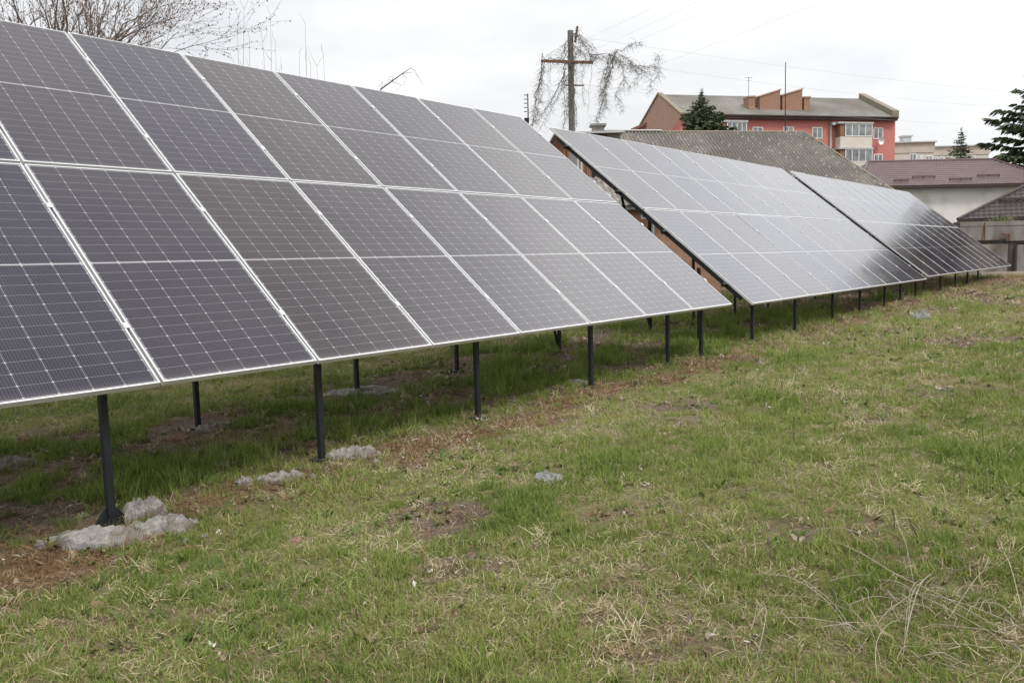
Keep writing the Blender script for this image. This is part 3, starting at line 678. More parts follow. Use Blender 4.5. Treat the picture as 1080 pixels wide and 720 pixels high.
m = MB(); q0 = V3((X0-.05, BD-.25, b0.z-.1)); xr = xw+.15; m.hexa([q0, q0+V3((xr, 0, 0)), q0+V3((xr, 5, .28)), q0+V3((0, 5, .28)), q0+UPZ*.06, q0+V3((xr, 0, .06)), q0+V3((xr, 5, .34)), q0+V3((0, 5, .34))]); local(m, bn).build('roof', M['metalgrey'], bn)
c = at(630.5, 137, BD+3.5); m = MB(); m.box(c-UPZ*.4, (.42, .42, 1.0)); ch = local(m, bn).build('chimney', M['wallconc'], bn)
m = MB(); m.box(c+UPZ*.15, (.58, .56, .08)); local(m, bn).build('cap', M['wallconc'], ch)
LD = 24.0
l0, l1 = at(634, 217, LD), at(760, 219, LD); gzl = float(gz(l0.x, l0.y)); l1.z = l0.z
M['obrick'] = brick_mat('orange_shed_brick', (.33, .17, .105), (.43, .25, .165), (.42, .36, .30), V3((1, 0, 0)))
ln = thing('brick_shed', 'orange brick shed with a small corrugated slate roof seen between arrays', 'shed', V3((l0.x, l0.y, gzl)))
m = MB(); m.box(V3(((l0.x+l1.x)/2, l0.y+1.25, (gzl-.2+l0.z)/2)), (l1.x-l0.x, 2.5, l0.z-gzl+.2)); local(m, ln).build('wall', M['obrick'], ln)
m = MB(); sv = V3((0, 2.6, 1.05)); L = sv.length
roof_sheet(m, l0+V3((-.3, -.45, -.02)), V3((1, 0, 0)), sv.normalized(), l1.x-l0.x+.4, L, 0, 0, lambda u, v: .028*math.sin(2*math.pi*u/.17), .034, 1.0); lr = local(m, ln).build('roof', M['slate'], ln)
m = MB(); m.box(V3(((l0.x+l1.x)/2, l0.y-.28, l0.z-.10)), (l1.x-l0.x+.3, .08, .10)); local(m, ln).build('fascia', M['galv'], lr)
f, g = MB(), MB(); p, q = at(676, 231, LD), at(683, 223, LD); flat_window(f, g, V3((0, l0.y-.005, 0)), V3((1, 0, 0)), V3((0, -1, 0)), p.x, q.x, p.z, q.z, .04, 0)
w = local(f, ln).build('window', M['window_white'], ln); local(g, ln).build('pane', M['pane'], w)
m = MB(); p, q = at(689, 232, LD-.1), at(689, 262, LD-.1); m.tube([p, q], .05, 6); local(m, ln).build('downpipe', M['galv'], ln)
# ------------------------------------------------------------------ trees
M['bark'] = mat('grey_brown_bark', (.07, .055, .045), (.13, .105, .09), 10, .95, .5, stretch=(1, 1, .3))
M['twig'] = mat('brown_twig', (.095, .075, .064), (.15, .122, .106), 8, .9)
M['bud'] = mat('reddish_bud', (.17, .09, .06), (.24, .15, .10), 9, .9)
def needle_mat():
    m = mat('spruce_needles', (.034, .048, .024), (.080, .100, .050), 1.4, .8, spec=.2); t = m.node_tree; b = t.nodes['Principled BSDF']; x = X(t)
    old = b.inputs['Base Color'].links[0].from_socket; ge = nn(t, 'ShaderNodeNewGeometry')
    vm = nn(t, 'ShaderNodeVectorMath', operation='SCALE'); t.links.new(old, vm.inputs[0]); t.links.new(x.op('ADD', .65, x.op('MULTIPLY', x.op('POWER', ge.outputs['Random Per Island'], 1.6), 1.5)), vm.inputs['Scale'])
    t.links.new(vm.outputs['Vector'], b.inputs['Base Color']); return m
M['needle'] = needle_mat()
def spruce(base, H, half, label, seed, dens=1.0, sparse=.0, kf=.2):
    rnd = random.Random(seed); root = thing('spruce_tree', label, 'tree', base)
    m = MB(); m.tube([base-UPZ*.2, base+UPZ*H*.5, base+UPZ*H], [H*.016, H*.009, .012], 7); tr = local(m, root).build('trunk', M['bark'], root, True)
    c = MB(); z = H*.08
    while z < H*.985:
        f = 1-z/H; L0 = half*(1-math.exp(-(max(0, f-.012)/kf)**1.3))*min(1, .75+.5*f)*1.0+.05; nb = max(4, int((7+6*f)*dens))
        ph = rnd.random()*6.28
        for i in range(nb):
            if rnd.random() < sparse: continue
            an = ph+6.283*i/nb+rnd.uniform(-.25, .25); L = L0*rnd.uniform(.50, 1.15)+.05
            d = V3((math.cos(an), math.sin(an), 0)); s = V3((-d.y, d.x, 0))
            p0 = base+UPZ*(z+rnd.uniform(-.12, .12)*H*.03); tip = .18*L-.30*L*f*rnd.uniform(.6, 1.3)
            pts = [p0, p0+d*L*.5+UPZ*(-.14*L*f), p0+d*L+UPZ*tip]
            c.mi = 0; c.tube(pts, [.022*L**.5, .013*L**.5, .004], 4, False); c.mi = 1
            ns = max(4, int(L*6.5*dens))
            for j in range(ns):
                t = (j+.6)/ns; a = pts[0].lerp(pts[1], t*2) if t < .5 else pts[1].lerp(pts[2], t*2-1)
                for sd_ in (-1, 1, 0):
                    l = (.10+.16*L+.16*L*(1-t))*rnd.uniform(.6, 1.25); l = min(l, .62)
                    dr = (d*rnd.uniform(.35, .9)+s*sd_*rnd.uniform(.5, 1.0)+UPZ*rnd.uniform(-.75, .05)).normalized()
                    w = dr.cross(V3((rnd.uniform(-1, 1), rnd.uniform(-1, 1), rnd.uniform(-.4, 1)))).normalized()*l*rnd.uniform(.13, .22)
                    q = a+V3((rnd.uniform(-.05, .05), rnd.uniform(-.05, .05), rnd.uniform(-.05, .05)))
                    c.add([q-w*.5, q+dr*l*.55-w, q+dr*l, q+dr*l*.55+w, q+w*.5], [(0, 1, 2, 3, 4)])
        z += H*rnd.uniform(.022, .034)/max(dens, .6)**.5*(1.0 if z < H*.8 else .7)
    c.mi = 1
    top = base+UPZ*H
    for j in range(10):
        dr = V3((rnd.uniform(-.5, .5), rnd.uniform(-.5, .5), rnd.uniform(.3, 1))).normalized(); w = dr.cross(V3((1, 0, .3))).normalized()*.03
        c.add([top-UPZ*.25, top-UPZ*.1+dr*.15-w, top+dr*.22, top-UPZ*.1+dr*.15+w], [(0, 1, 2, 3)])
    local(c, root).build('crown', [M['bark'], M['needle']], root)
    return root
def tree_at(px, ytop, D, half_px, label, seed, dens=1.0, sparse=0.0, kf=.2):
    P_ = at(px, ytop, D); g = float(gz(P_.x, P_.y)); spruce(V3((P_.x, P_.y, g)), P_.z-g, half_px*D/F_PX, label, seed, dens, sparse, kf)
tree_at(740, 95, 62, 40, 'broad dark green spruce in front of the red block gable', 3, 1.5, .1, .16)
tree_at(1014, 136.5, 72, 22, 'small narrow spruce standing before the beige block', 5, 1.0, .15)
tree_at(1122, 20, 52, 74, 'tall dark spruce at the right edge above the brown roof', 8, 1.0, .3, .26)
tree_at(1200, -20, 56, 95, 'tall broad spruce just out of sight beyond the right edge', 9, .85)
tree_at(1290, 10, 54, 90, 'spruce farther right, mirrored in the solar glass', 12, .85)
def bare_tree(base, name, label, first, seed, levels, buds, trunk_r, spread=.6, cat='tree'):
    """first: list of (start, direction, length) main limbs grown from the trunk"""
    rnd = random.Random(seed); root = thing(name, label, cat, base)
    m, bd = MB(), MB()
    def grow(p, d, L, r, lev):
        n = 5 if lev > 1 else 4; pts = [p]; rr = [r]; q = p; dd = d.copy()
        for i in range(n):
            dd = (dd+V3((rnd.gauss(0, .13), rnd.gauss(0, .13), rnd.gauss(.04, .1)))).normalized(); q = q+dd*L/n; pts.append(q); rr.append(max(r*(1-.75*(i+1)/n), .0022))
        m.tube(pts, rr, 6 if lev > 2 else (5 if lev > 1 else 3), False)
        if lev <= 1 and buds:
            for i in range(1, n+1):
                for _ in range(2):
                    if rnd.random() < .42:
                        b = pts[i]+V3((rnd.gauss(0, .016), rnd.gauss(0, .016), rnd.gauss(0, .016))); s = rnd.uniform(.007, .014)*buds
                        bd.add([b+V3((s, 0, 0)), b+V3((-s, 0, 0)), b+V3((0, s, 0)), b+V3((0, -s, 0)), b+V3((0, 0, s*1.7)), b-V3((0, 0, s*1.5))],
                               [(0, 2, 4), (2, 1, 4), (1, 3, 4), (3, 0, 4), (2, 0, 5), (1, 2, 5), (3, 1, 5), (0, 3, 5)])
        if lev > 0:
            for i in range(1, n+1):
                for _ in range(2 if lev < 3 else 1):
                    if rnd.random() < .66:
                        ax = V3((rnd.gauss(0, 1), rnd.gauss(0, 1), rnd.gauss(.15, .8))).normalized()
                        nd = (dd+ax*spread*rnd.uniform(.7, 1.3)).normalized(); grow(pts[i], nd, L*rnd.uniform(.45, .78), rr[i]*.62, lev-1)
    t0 = first[0][0]; m.tube([base-UPZ*.2, base.lerp(t0, .5)+V3((.05, 0, 0)), t0], [trunk_r*1.25, trunk_r, trunk_r*.8], 8, False)
    tr = local(m, root)
    for s, d, L, r in first: grow(V3(s), V3(d).normalized(), L, r, levels)
    m.v = m.v[:]
    return root, m, bd
def finish_tree(root, m, bd, nb):
    # m holds local trunk verts first, then world-space limbs
    l = Vector(root.location); m.v = m.v[:nb]+[tuple(Vector(v)-l) for v in m.v[nb:]]
    return m.build('trunk', M['twig'], root, True)
bp = at(70, 200, 15.5); bg = float(gz(bp.x, bp.y)); base = V3((bp.x, bp.y, bg)); fk = at(66, 128, 15.5)
root, m, bd = bare_tree(base, 'bare_tree', 'bare budding tree with spreading reddish twigs behind the nearest array', [
    (fk, V3((-.55, 0, .85)), 2.3, .06), (fk, V3((.05, .2, 1)), 2.2, .06), (fk, V3((.62, -.1, .75)), 2.2, .055), (fk, V3((.93, .1, .50)), 2.5, .05), (fk, V3((1, 0, .62)), 2.2, .045), (fk, V3((.8, -.1, .8)), 1.9, .045), (fk, V3((.55, .2, .9)), 1.9, .045), (fk, V3((.3, .2, .9)), 2.3, .05), (fk, V3((-.3, .1, .9)), 2.2, .05), (fk, V3((-.95, .2, .5)), 2.2, .05), (fk+UPZ*.2, V3((.3, -.2, .95)), 2.0, .045), (fk, V3((.72, .3, .62)), 2.0, .045), (fk, V3((-.75, -.2, .72)), 2.2, .045), (fk+UPZ*.1, V3((-.2, -.2, .9)), 2.1, .045)], 21, 3, 1.0, .12, .62)
nb = 24
finish_tree(root, m, bd, nb); local(bd, root).build('buds', M['bud'], root)
def sapling(px0, ybase, tips, D, label, seed, cat='sapling', nm='bare_sapling'):
    rnd = random.Random(seed); b = at(px0, ybase, D); g = float(gz(b.x, b.y)); base = V3((b.x, b.y, g))
    root = thing(nm, label, cat, base); m = MB()
    for tx, ty in tips:
        e = at(tx, ty, D+rnd.uniform(-.3, .3)); n = 8; pts = []; rr = []
        side = V3((rnd.uniform(-.12, .12), 0, 0))
        for i in range(n+1):
            t = i/n; q = base.lerp(e, t)+side*math.sin(t*3.1)+V3((rnd.gauss(0, .012), rnd.gauss(0, .012), 0)); pts.append(q); rr.append(.009*(1-t)+.0018)
        m.tube(pts, rr, 4, False)
        for i in range(3, n+1):
            for _ in range(2):
                if rnd.random() < .7:
                    d = V3((rnd.uniform(-.5, .5), rnd.uniform(-.3, .3), .8)).normalized(); l = rnd.uniform(.12, .42)
                    m.tube([pts[i], pts[i]+d*l*.5, pts[i]+d*l+V3((rnd.gauss(0, .03), 0, 0))], [.0032, .0022, .0015], 3, False)
    local(m, root).build('stems', M['twig'], root)
sapling(262, 160, [(257, 10), (263, 42), (250, 35)], 15, 'tall thin bare sapling above the array, left of the group', 31)
sapling(288, 165, [(285, 22), (291, 45), (277, 45), (296, 60)], 15.5, 'bushy bare sapling with several tips, in the middle of the group', 32)
sapling(314, 165, [(322, 25), (314, 55), (326, 68)], 15.2, 'bare sapling with one long curved stem, nearest the pole side', 33)
sapling(338, 165, [(341, 58), (334, 70)], 15.6, 'shortest bare sapling poking just above the array edge', 34)
# arching bare shoot above the array
rnd = random.Random(5); b = at(392, 170, 15); base = V3((b.x, b.y, float(gz(b.x, b.y)))); root = thing('bare_shoot', 'arching bare shoot leaning right over the array top', 'branch', base)
m = MB(); path = [base, at(396, 110, 15), at(402, 94, 15), at(413, 86, 15), at(424, 78, 15), at(433, 72, 15)]; m.tube(path, [.02, .016, .014, .012, .009, .004], 5, False)
for a, l in ((4, [(437, 76), (443, 84), (446, 90)]), (5, [(438, 75), (441, 82)]), (3, [(424, 90), (418, 95)]), (3, [(410, 84), (405, 90)]), (2, [(404, 86), (399, 92)]), (4, [(429, 82), (425, 90)]), (3, [(415, 80), (409, 82)])):
    m.tube([path[a]]+[at(x_, y_, 15+rnd.uniform(-.1, .1)) for x_, y_ in l], [.006]+[.003]*len(l), 3, False)
local(m, root).build('stem', M['twig'], root)
# ------------------------------------------------------------------ utility pole, wires, vines
PD = 33.0
M['polewood'] = mat('weathered_pole', (.15, .135, .122), (.24, .22, .20), 6, .95, .4, stretch=(1, 1, .15))
M['wire'] = mat('grey_wire', (.46, .46, .47), (.52, .52, .53), 3, .6)
pb = at(599, 150, PD); pg = float(gz(pb.x, pb.y)); ptop = at(601.5, 32.5, PD)
pole = thing('utility_pole', 'weathered utility pole with a crossarm and dry vines above the arrays', 'utility pole', V3((ptop.x, ptop.y, pg)))
m = MB(); m.tube([V3((ptop.x-.02, ptop.y, pg-.3)), ptop], [.155, .115], 10); local(m, pole).build('post', M['polewood'], pole, False)
ca, cb_ = at(570.5, 64.5, PD-.15), at(625.5, 66.2, PD-.15)
m = MB(); m.bar(ca, cb_, .10, .08); arm = local(m, pole).build('crossarm', M['rust'], pole)
for q in (571.5, 623):
    m = MB(); p = at(q, 63.5, PD-.15); m.tube([p, p+UPZ*.1, p+UPZ*.12+V3((.03, 0, 0)), p+UPZ*.26+V3((.02, 0, 0))], [.014, .014, .03, .022], 6); local(m, pole).build('insulator', M['galv'], arm)
m = MB(); m.bar(at(596, 90, PD-.14), at(616, 90.3, PD-.14), .05, .05); local(m, pole).build('small_crossarm', M['rust'], pole)
m = MB(); m.tube([at(606.5, 45, PD-.1), at(609, 28, PD-.1)], .045, 6); local(m, pole).build('stay', M['rust'], pole)
def wire(a, b_, sag, label, r_=.0036, n=28):
    pts = [a.lerp(b_, i/n)-UPZ*sag*4*(i/n)*(1-i/n) for i in range(n+1)]
    m = MB(); m.tube(pts, r_, 4, False); return tag(m.build('power_wire', M['wire']), label, 'wire', 'wires on the utility pole')
wire(at(604, 38, PD), at(1190, 106, 58), .35, 'thin grey wire from the pole top across the sky to the right, highest')
wire(at(625, 62, PD), at(1190, 118, 58), .5, 'thin grey wire from the crossarm end running right, just under the highest')
wire(at(616, 89, PD), at(1190, 128, 58), .8, 'thin grey wire from the small lower crossarm running right above the roofs')
wire(at(571, 62, PD), at(930, -114, 14), .1, 'overhead wire rising right from the crossarm left end', .0022)
wire(at(600, 64, PD), at(960, -112, 14), .1, 'overhead wire rising right from the crossarm middle', .0022)
wire(at(625, 64, PD), at(1020, -124, 14), .1, 'overhead wire rising right from the crossarm right end', .0022)
wire(at(604, 100, PD), at(1020, -60, 14), .1, 'lowest of the overhead wires rising right from the pole', .0022)
M['vine'] = mat('dry_vine', (.16, .148, .138), (.26, .24, .226), 8, .95)
def vine_strand(m, rnd, pix, D, r_, side, curl=1.0):
    pts = [at(x_, y_, D) for x_, y_ in pix]; path = []
    for a, b_ in zip(pts[:-1], pts[1:]):
        n = max(2, int((b_-a).length/.16))
        for i in range(n): path.append(a.lerp(b_, i/n)+V3((rnd.gauss(0, .04), rnd.gauss(0, .05), rnd.gauss(0, .03)))*curl)
    path.append(pts[-1]); k = len(path); m.tube(path, [r_*(1-.6*i/k) for i in range(k)], 4, False)
    for i in range(1, k):
        for _ in range(side*3):
            if rnd.random() < .8:
                d = V3((rnd.gauss(0, 1), rnd.gauss(0, 1), rnd.gauss(-.5, .8))).normalized(); l = rnd.uniform(.1, .5); p = path[i]; tw = [p]
                for _ in range(4):
                    d = (d+V3((rnd.gauss(0, .45), rnd.gauss(0, .45), -.18))).normalized(); tw.append(tw[-1]+d*l/4)
                m.tube(tw, [.0045, .004, .0035, .003, .0025], 3, False)
rnd = random.Random(77)
vt = thing('dry_vine', 'leafless dry vines hanging from the pole and its left crossarm', 'vine', at(590, 135, PD), 'dry vines on the pole')
m = MB()
for pix, r_, s in (([(572, 66), (570, 80), (566, 100), (563, 122), (561, 135)], .02, 3), ([(574, 66), (571, 82), (568, 104), (566, 126)], .013, 3), ([(597, 72), (589, 92), (578, 110), (566, 130)], .012, 2), ([(596, 80), (590, 100), (576, 124), (570, 135)], .012, 1),
                   ([(603, 40), (588, 52), (574, 62)], .008, 1), ([(609, 28), (612, 40), (620, 52), (624, 66)], .01, 3), ([(604, 45), (612, 56), (618, 63)], .012, 3), ([(597, 46), (595, 80), (596, 110), (594, 135)], .014, 2), ([(605, 95), (606, 108), (609, 118), (608, 134)], .018, 1),
                   ([(606, 48), (604, 70), (605, 95)], .012, 2), ([(623, 67), (622, 100), (622, 132)], .006, 0), ([(580, 66), (578, 90), (580, 110)], .006, 1), ([(615, 67), (613, 88), (616, 108)], .006, 1), ([(608, 30), (600, 42), (593, 60), (588, 66)], .008, 2), ([(598, 60), (605, 72), (597, 84), (605, 98), (596, 112), (604, 130)], .014, 3), ([(600, 34), (612, 38), (622, 48), (628, 58)], .009, 3), ([(571, 65), (590, 62), (612, 67), (625, 64)], .01, 3), ([(606, 38), (616, 44), (612, 54), (606, 62)], .008, 3)):
    for _q in range(2): vine_strand(m, rnd, [(a+rnd.gauss(0, 1.3)*_q, b+rnd.gauss(0, 1.5)*_q) for a, b in pix], PD-rnd.uniform(-.1, .3), r_*(1-.4*_q), s)
local(m, vt).build('stems', M['vine'], vt)
vt = thing('dry_vine', 'tangle of dry vines drooping from the wires right of the pole', 'vine', at(645, 130, PD), 'dry vines on the pole')
m = MB()
for pix, r_, s in (([(625, 56), (640, 58), (652, 54), (664, 48)], .012, 2), ([(650, 55), (645, 66), (640, 84), (636, 104), (630, 128)], .02, 4), ([(648, 56), (643, 74), (640, 92), (638, 110)], .016, 4), ([(644, 60), (636, 84), (632, 104)], .01, 3), ([(650, 58), (660, 62), (674, 70), (690, 70)], .009, 4), ([(690, 56), (696, 62), (694, 80)], .006, 3),
                   ([(660, 50), (668, 46), (676, 44)], .007, 3), ([(640, 58), (652, 66), (668, 68), (682, 76), (686, 96)], .007, 3), ([(650, 60), (658, 80), (650, 100), (656, 116)], .006, 3), ([(664, 66), (676, 84), (664, 92)], .005, 3), ([(624, 60), (632, 62), (645, 58)], .01, 2)):
    for _q in range(2): vine_strand(m, rnd, [(a+rnd.gauss(0, 2)*_q, b+rnd.gauss(0, 2)*_q) for a, b in pix], PD-rnd.uniform(-.1, .3), r_*(1-.4*_q), s, 1.2)
local(m, vt).build('stems', M['vine'], vt)
# small aerial left of the pole
b0 = at(556.5, 128, 27.5); t0 = at(556.5, 99, 27.5); an = thing('tv_aerial', 'small dark tv aerial with side rods above the end of the nearest array', 'aerial', b0)
m = MB(); m.tube([V3((b0.x, b0.y, float(gz(b0.x, b0.y))-.1)), t0], .022, 5); local(m, an).build('pole', M['steel'], an)
for i in range(5):
    p = b0.lerp(t0, .35+.15*i); m = MB(); m.bar(p-V3((.12, 0, 0)), p-V3((.02, 0, 0)), .025, .025); local(m, an).build('rod', M['steel'], an)
m = MB(); m.box(at(555.5, 127, 27.5), (.16, .16, .14)); local(m, an).build('box', M['steel'], an)
# ------------------------------------------------------------------ lumps of concrete, stones, litter
def lump(px, py, sx, sy, sz, name, label, cat, mt_, seed, rot=0, group=None, N=56, rough=.5, sharp=.5):
    """an irregular lump lying on the ground: a rough height field with a broken outline, closed below"""
    P_ = gpt(px, py); g = np.linspace(-1.45, 1.45, N); GX, GY = np.meshgrid(g, g); x_, y_ = GX*sx, GY*sy
    L_ = 1/max(sx, sy); o_ = seed*7.3
    q = np.sqrt(GX**2+GY**2) + rough*1.5*(fbm(x_+o_, y_-o_, 1.3*L_, seed, 3)-.5) + rough*.9*(fbm(x_+o_, y_, 4*L_, seed+3, 4)-.5)
    dome = np.clip(1-q, 0, 1)**sharp
    r1 = 1-2*np.abs(fbm(x_-o_, y_+o_, 2.2*L_, seed+6, 4)-.5); r2 = fbm(x_, y_+o_, 6*L_, seed+9, 3)
    r3 = fbm(x_+o_, y_+o_, 15*L_, seed+11, 2)
    h = sz*dome*(.55+1.5*(r1-.66)+.6*(np.round(r2*6)/6-.45)+.32*(r3-.5))
    z = np.where(q < 1, np.maximum(h, .004*sz), -.05)
    idx = np.arange(N*N).reshape(N, N); F = np.stack([idx[:-1, :-1], idx[:-1, 1:], idx[1:, 1:], idx[1:, :-1]], -1).reshape(-1, 4)
    ins = (q < 1).ravel(); F = F[ins[F].any(1)]; used = np.unique(F); mp_ = -np.ones(N*N, int); mp_[used] = np.arange(len(used))
    co = np.stack([x_.ravel(), y_.ravel(), z.ravel()], -1)[used]
    me_ = bpy.data.meshes.new(name); me_.from_pydata(co.tolist(), [], mp_[F].tolist()); me_.materials.append(mt_); me_.update()
    o = bpy.data.objects.new(name, me_); COL.objects.link(o); o.location = P_; o.rotation_euler = (0, 0, rot)
    return tag(o, label, cat, group)
GL = 'concrete spilled round the posts'
C, SN, BR, LT = M['concrete'], M['stone'], M['brickbit'], M['litter']
lump(118, 566, .34, .15, .075, 'concrete_lump', 'broad pale concrete slab spilled at the foot of the nearest post', 'concrete', C, 3, .22, GL, 60, .7, .35)
lump(152, 545, .13, .09, .115, 'concrete_lump', 'jagged upright concrete lump behind the nearest post', 'concrete', C, 8, .5, GL, 44, .8, .35)
lump(177, 556, .16, .10, .075, 'concrete_lump', 'rounded concrete lump right of the nearest post', 'concrete', C, 12, .1, GL, 44, .7, .35)
lump(372, 481, .20, .11, .08, 'concrete_lump', 'grey concrete lump beside the second front post', 'concrete', C, 15, .1, GL, 46, .7, .35)
lump(300, 506, .17, .09, .07, 'concrete_lump', 'flat concrete lump left of the second front post, in brown straw', 'concrete', C, 19, .3, GL, 56, .6, .4)
lump(257, 510, .06, .04, .06, 'concrete_lump', 'fist sized concrete lump left of the flat one in brown straw', 'concrete', C, 23, .3, GL, 40, .6, .4)
lump(378, 414, .5, .26, .08, 'concrete_lump', 'wide grey concrete patch round a rear post under the nearest array', 'concrete', C, 27, .1, GL, 80, .6, .5)
lump(225, 452, .15, .12, .07, 'concrete_lump', 'concrete lump near the leftmost rear post in view', 'concrete', C, 29, .1, GL, 50, .6, .4)
lump(609, 405, .2, .10, .06, 'concrete_lump', 'small concrete lump left of the fourth front post', 'concrete', C, 33, .4, GL, 50, .6, .4)
lump(722, 351, .65, .28, .06, 'concrete_lump', 'long pale concrete patch beyond the nearest array, by a rear post', 'concrete', C, 35, .4, GL, 60, .6, .5)
lump(10, 492, .15, .10, .09, 'concrete_lump', 'grey concrete lump at the left edge under the array', 'concrete', C, 39, .2, GL, 50, .6, .4)
lump(577, 506, .11, .06, .06, 'stone', 'flat grey stone alone in the lawn centre', 'stone', SN, 43, -.2, None, 44, .35, .35)
lump(972, 337, .2, .12, .17, 'stone', 'rounded grey stone far off on the lawn near the farthest posts', 'stone', SN, 45, .2, None, 40, .35, .35)
lump(24, 466, .08, .04, .05, 'brick_fragment', 'flat orange brick fragment under the array by the left edge', 'brick', BR, 51, .3, None, 30, .5, .3)
lump(105, 640, .045, .028, .035, 'brick_fragment', 'reddish brick fragment in the near grass below the concrete slab', 'brick', BR, 53, .3, None, 30, .6, .3)
lump(184, 464, .1, .05, .05, 'brick_fragment', 'orange brick fragment beside the leftmost rear post', 'brick', BR, 54, .3, None, 30, .5, .3)
lump(312, 571, .035, .025, .03, 'brick_fragment', 'small pinkish brick fragment alone in near grass', 'brick', BR, 55, .5, None, 30, .6, .3)
def scrap(px, py, w, label, seed, rot):
    rnd = random.Random(seed); P_ = gpt(px, py)+UPZ*.012; c, s_ = math.cos(rot), math.sin(rot); m = MB(); n = 6; top, bot = [], []
    for i in range(n):
        for j in range(4):
            x_, y_ = (i/(n-1)-.5)*w*2, (j/3-.5)*w*(.8+.5*rnd.random()); z_ = w*.5*math.sin(i*1.1+seed)+w*.35*rnd.random()+j*w*.16
            p = P_+V3((c*x_-s_*y_, s_*x_+c*y_, z_)); top.append(p); bot.append(p-UPZ*.0015)
    q = lambda i, j: i*4+j
    m.add(top+bot, [(q(i, j), q(i+1, j), q(i+1, j+1), q(i, j+1)) for i in range(n-1) for j in range(3)]+[(24+q(i, j), 24+q(i, j+1), 24+q(i+1, j+1), 24+q(i+1, j)) for i in range(n-1) for j in range(3)])
    tag(m.build('litter_scrap', LT), label, 'litter')
scrap(224, 683, .016, 'white crumpled scrap of litter in near grass at bottom left', 1, .3)
scrap(436, 620, .017, 'white crumpled scrap of litter in the lawn below centre', 2, 1.1)
scrap(454, 605, .012, 'smaller cream scrap just above another white scrap', 3, .2)
for i, (px, py, w_) in enumerate([(205, 552, .035), (88, 545, .03), (196, 571, .028), (70, 577, .032), (140, 520, .03), (215, 566, .02), (396, 487, .03), (345, 493, .025), (330, 503, .03), (282, 513, .022)]):
    lump(px, py, w_, w_*.7, w_*.9, 'concrete_crumb', 'small loose crumb of concrete near the front posts', 'concrete crumb', C, 60+i*3, i*.7, 'concrete crumbs by the posts', 26, .6, .4)
# pale slab edge beyond the farthest array
a, b_ = at(978, 297.5, 36), at(1030, 294.5, 36); gzs = float(gz(a.x, a.y))
M['kerb'] = mat('pinkish_concrete', (.36, .29, .245), (.44, .37, .32), 3, .95, .3)
m = MB(); m.box(V3(((a.x+b_.x)/2, a.y-4.0, gzs+.02)), (b_.x-a.x, .3, .12)); tag(m.build('kerb', M['kerb']), 'low pinkish concrete kerb behind the farthest array posts', 'kerb')
# ------------------------------------------------------------------ grass
def blade_mesh(name, kind, seed, nbl):
    rnd = random.Random(seed); V, F, mi = [], [], []
    for _ in range(nbl):
        if kind == 'green': h, w, lean, bend, sp = rnd.uniform(.028, .080), rnd.uniform(.0016, .0032), rnd.uniform(.1, .75), rnd.uniform(.1, .8), .055
        elif kind == 'tall': h, w, lean, bend, sp = rnd.uniform(.07, .17), rnd.uniform(.002, .0038), rnd.uniform(.05, .5), rnd.uniform(.1, .8), .05
        elif kind == 'straw': h, w, lean, bend, sp = rnd.uniform(.03, .10), rnd.uniform(.0012, .0024), rnd.uniform(.3, 1.25), rnd.uniform(.5, 2.3), .06
        elif kind == 'clump': h, w, lean, bend, sp = rnd.uniform(.06, .16), rnd.uniform(.0014, .0027), rnd.uniform(.15, 1.0), rnd.uniform(.6, 2.8), .045
        elif kind == 'mat': h, w, lean, bend, sp = rnd.uniform(.025, .085), rnd.uniform(.0014, .003), rnd.uniform(1.15, 1.52), rnd.uniform(-.3, .5), .08
        else: h, w, lean, bend, sp = rnd.uniform(.02, .05), rnd.uniform(.006, .013), rnd.uniform(.7, 1.4), rnd.uniform(.1, .6), .04   # leaf
        an = rnd.uniform(0, 6.283); r_ = sp*math.sqrt(rnd.random()); a0 = rnd.uniform(0, 6.283)
        p = V3((math.cos(a0)*r_, math.sin(a0)*r_, .004 if kind == 'mat' else -.004)); th = lean; s = V3((-math.sin(an), math.cos(an), 0)); n = 3; b = len(V)
        tw = rnd.uniform(-.5, .5)
        for i in range(n+1):
            ww = w*(1-(i/n)**2*.85) if kind != 'leaf' else w*(.5+1.6*(i/n)*(1-i/n)*1.6)
            ss = (s+V3((0, 0, tw))).normalized()
            V += [tuple(p-ss*ww), tuple(p+ss*ww)]
            d = V3((math.sin(th)*math.cos(an), math.sin(th)*math.sin(an), math.cos(th))); p = p+d*h/n; th += bend/n
        for i in range(n): F.append((b+2*i, b+2*i+1, b+2*i+3, b+2*i+2))
    me_ = bpy.data.meshes.new(name); me_.from_pydata(V, [], F); return me_
def blade_mat(name, a, b_, c, tr=.35):
    m = bpy.data.materials.new(name); m.use_nodes = True; t = m.node_tree; t.nodes.clear()
    at1 = nn(t, 'ShaderNodeAttribute', attribute_name='tint', attribute_type='INSTANCER')
    rp = nn(t, 'ShaderNodeValToRGB'); e = rp.color_ramp.elements; e[0].color = (*a, 1); e[1].color = (*c, 1); q = e.new(.5); q.color = (*b_, 1)
    x = X(t); ge = nn(t, 'ShaderNodeNewGeometry')
    v = x.op('ADD', at1.outputs['Fac'], x.op('MULTIPLY', x.op('SUBTRACT', ge.outputs['Random Per Island'], .5), .55))
    t.links.new(v, rp.inputs['Fac'])
    d = nn(t, 'ShaderNodeBsdfPrincipled'); d.inputs['Roughness'].default_value = .6; d.inputs['Specular IOR Level'].default_value = .2; t.links.new(rp.outputs[0], d.inputs['Base Color'])
    tl = nn(t, 'ShaderNodeBsdfTranslucent'); t.links.new(rp.outputs[0], tl.inputs['Color'])
    mx = nn(t, 'ShaderNodeMixShader'); mx.inputs[0].default_value = tr; t.links.new(d.outputs[0], mx.inputs[1]); t.links.new(tl.outputs[0], mx.inputs[2])
    o = nn(t, 'ShaderNodeOutputMaterial'); t.links.new(mx.outputs[0], o.inputs[0]); return m
GREEN = blade_mat('green_blades', (.095, .150, .026), (.205, .268, .058), (.36, .375, .13))
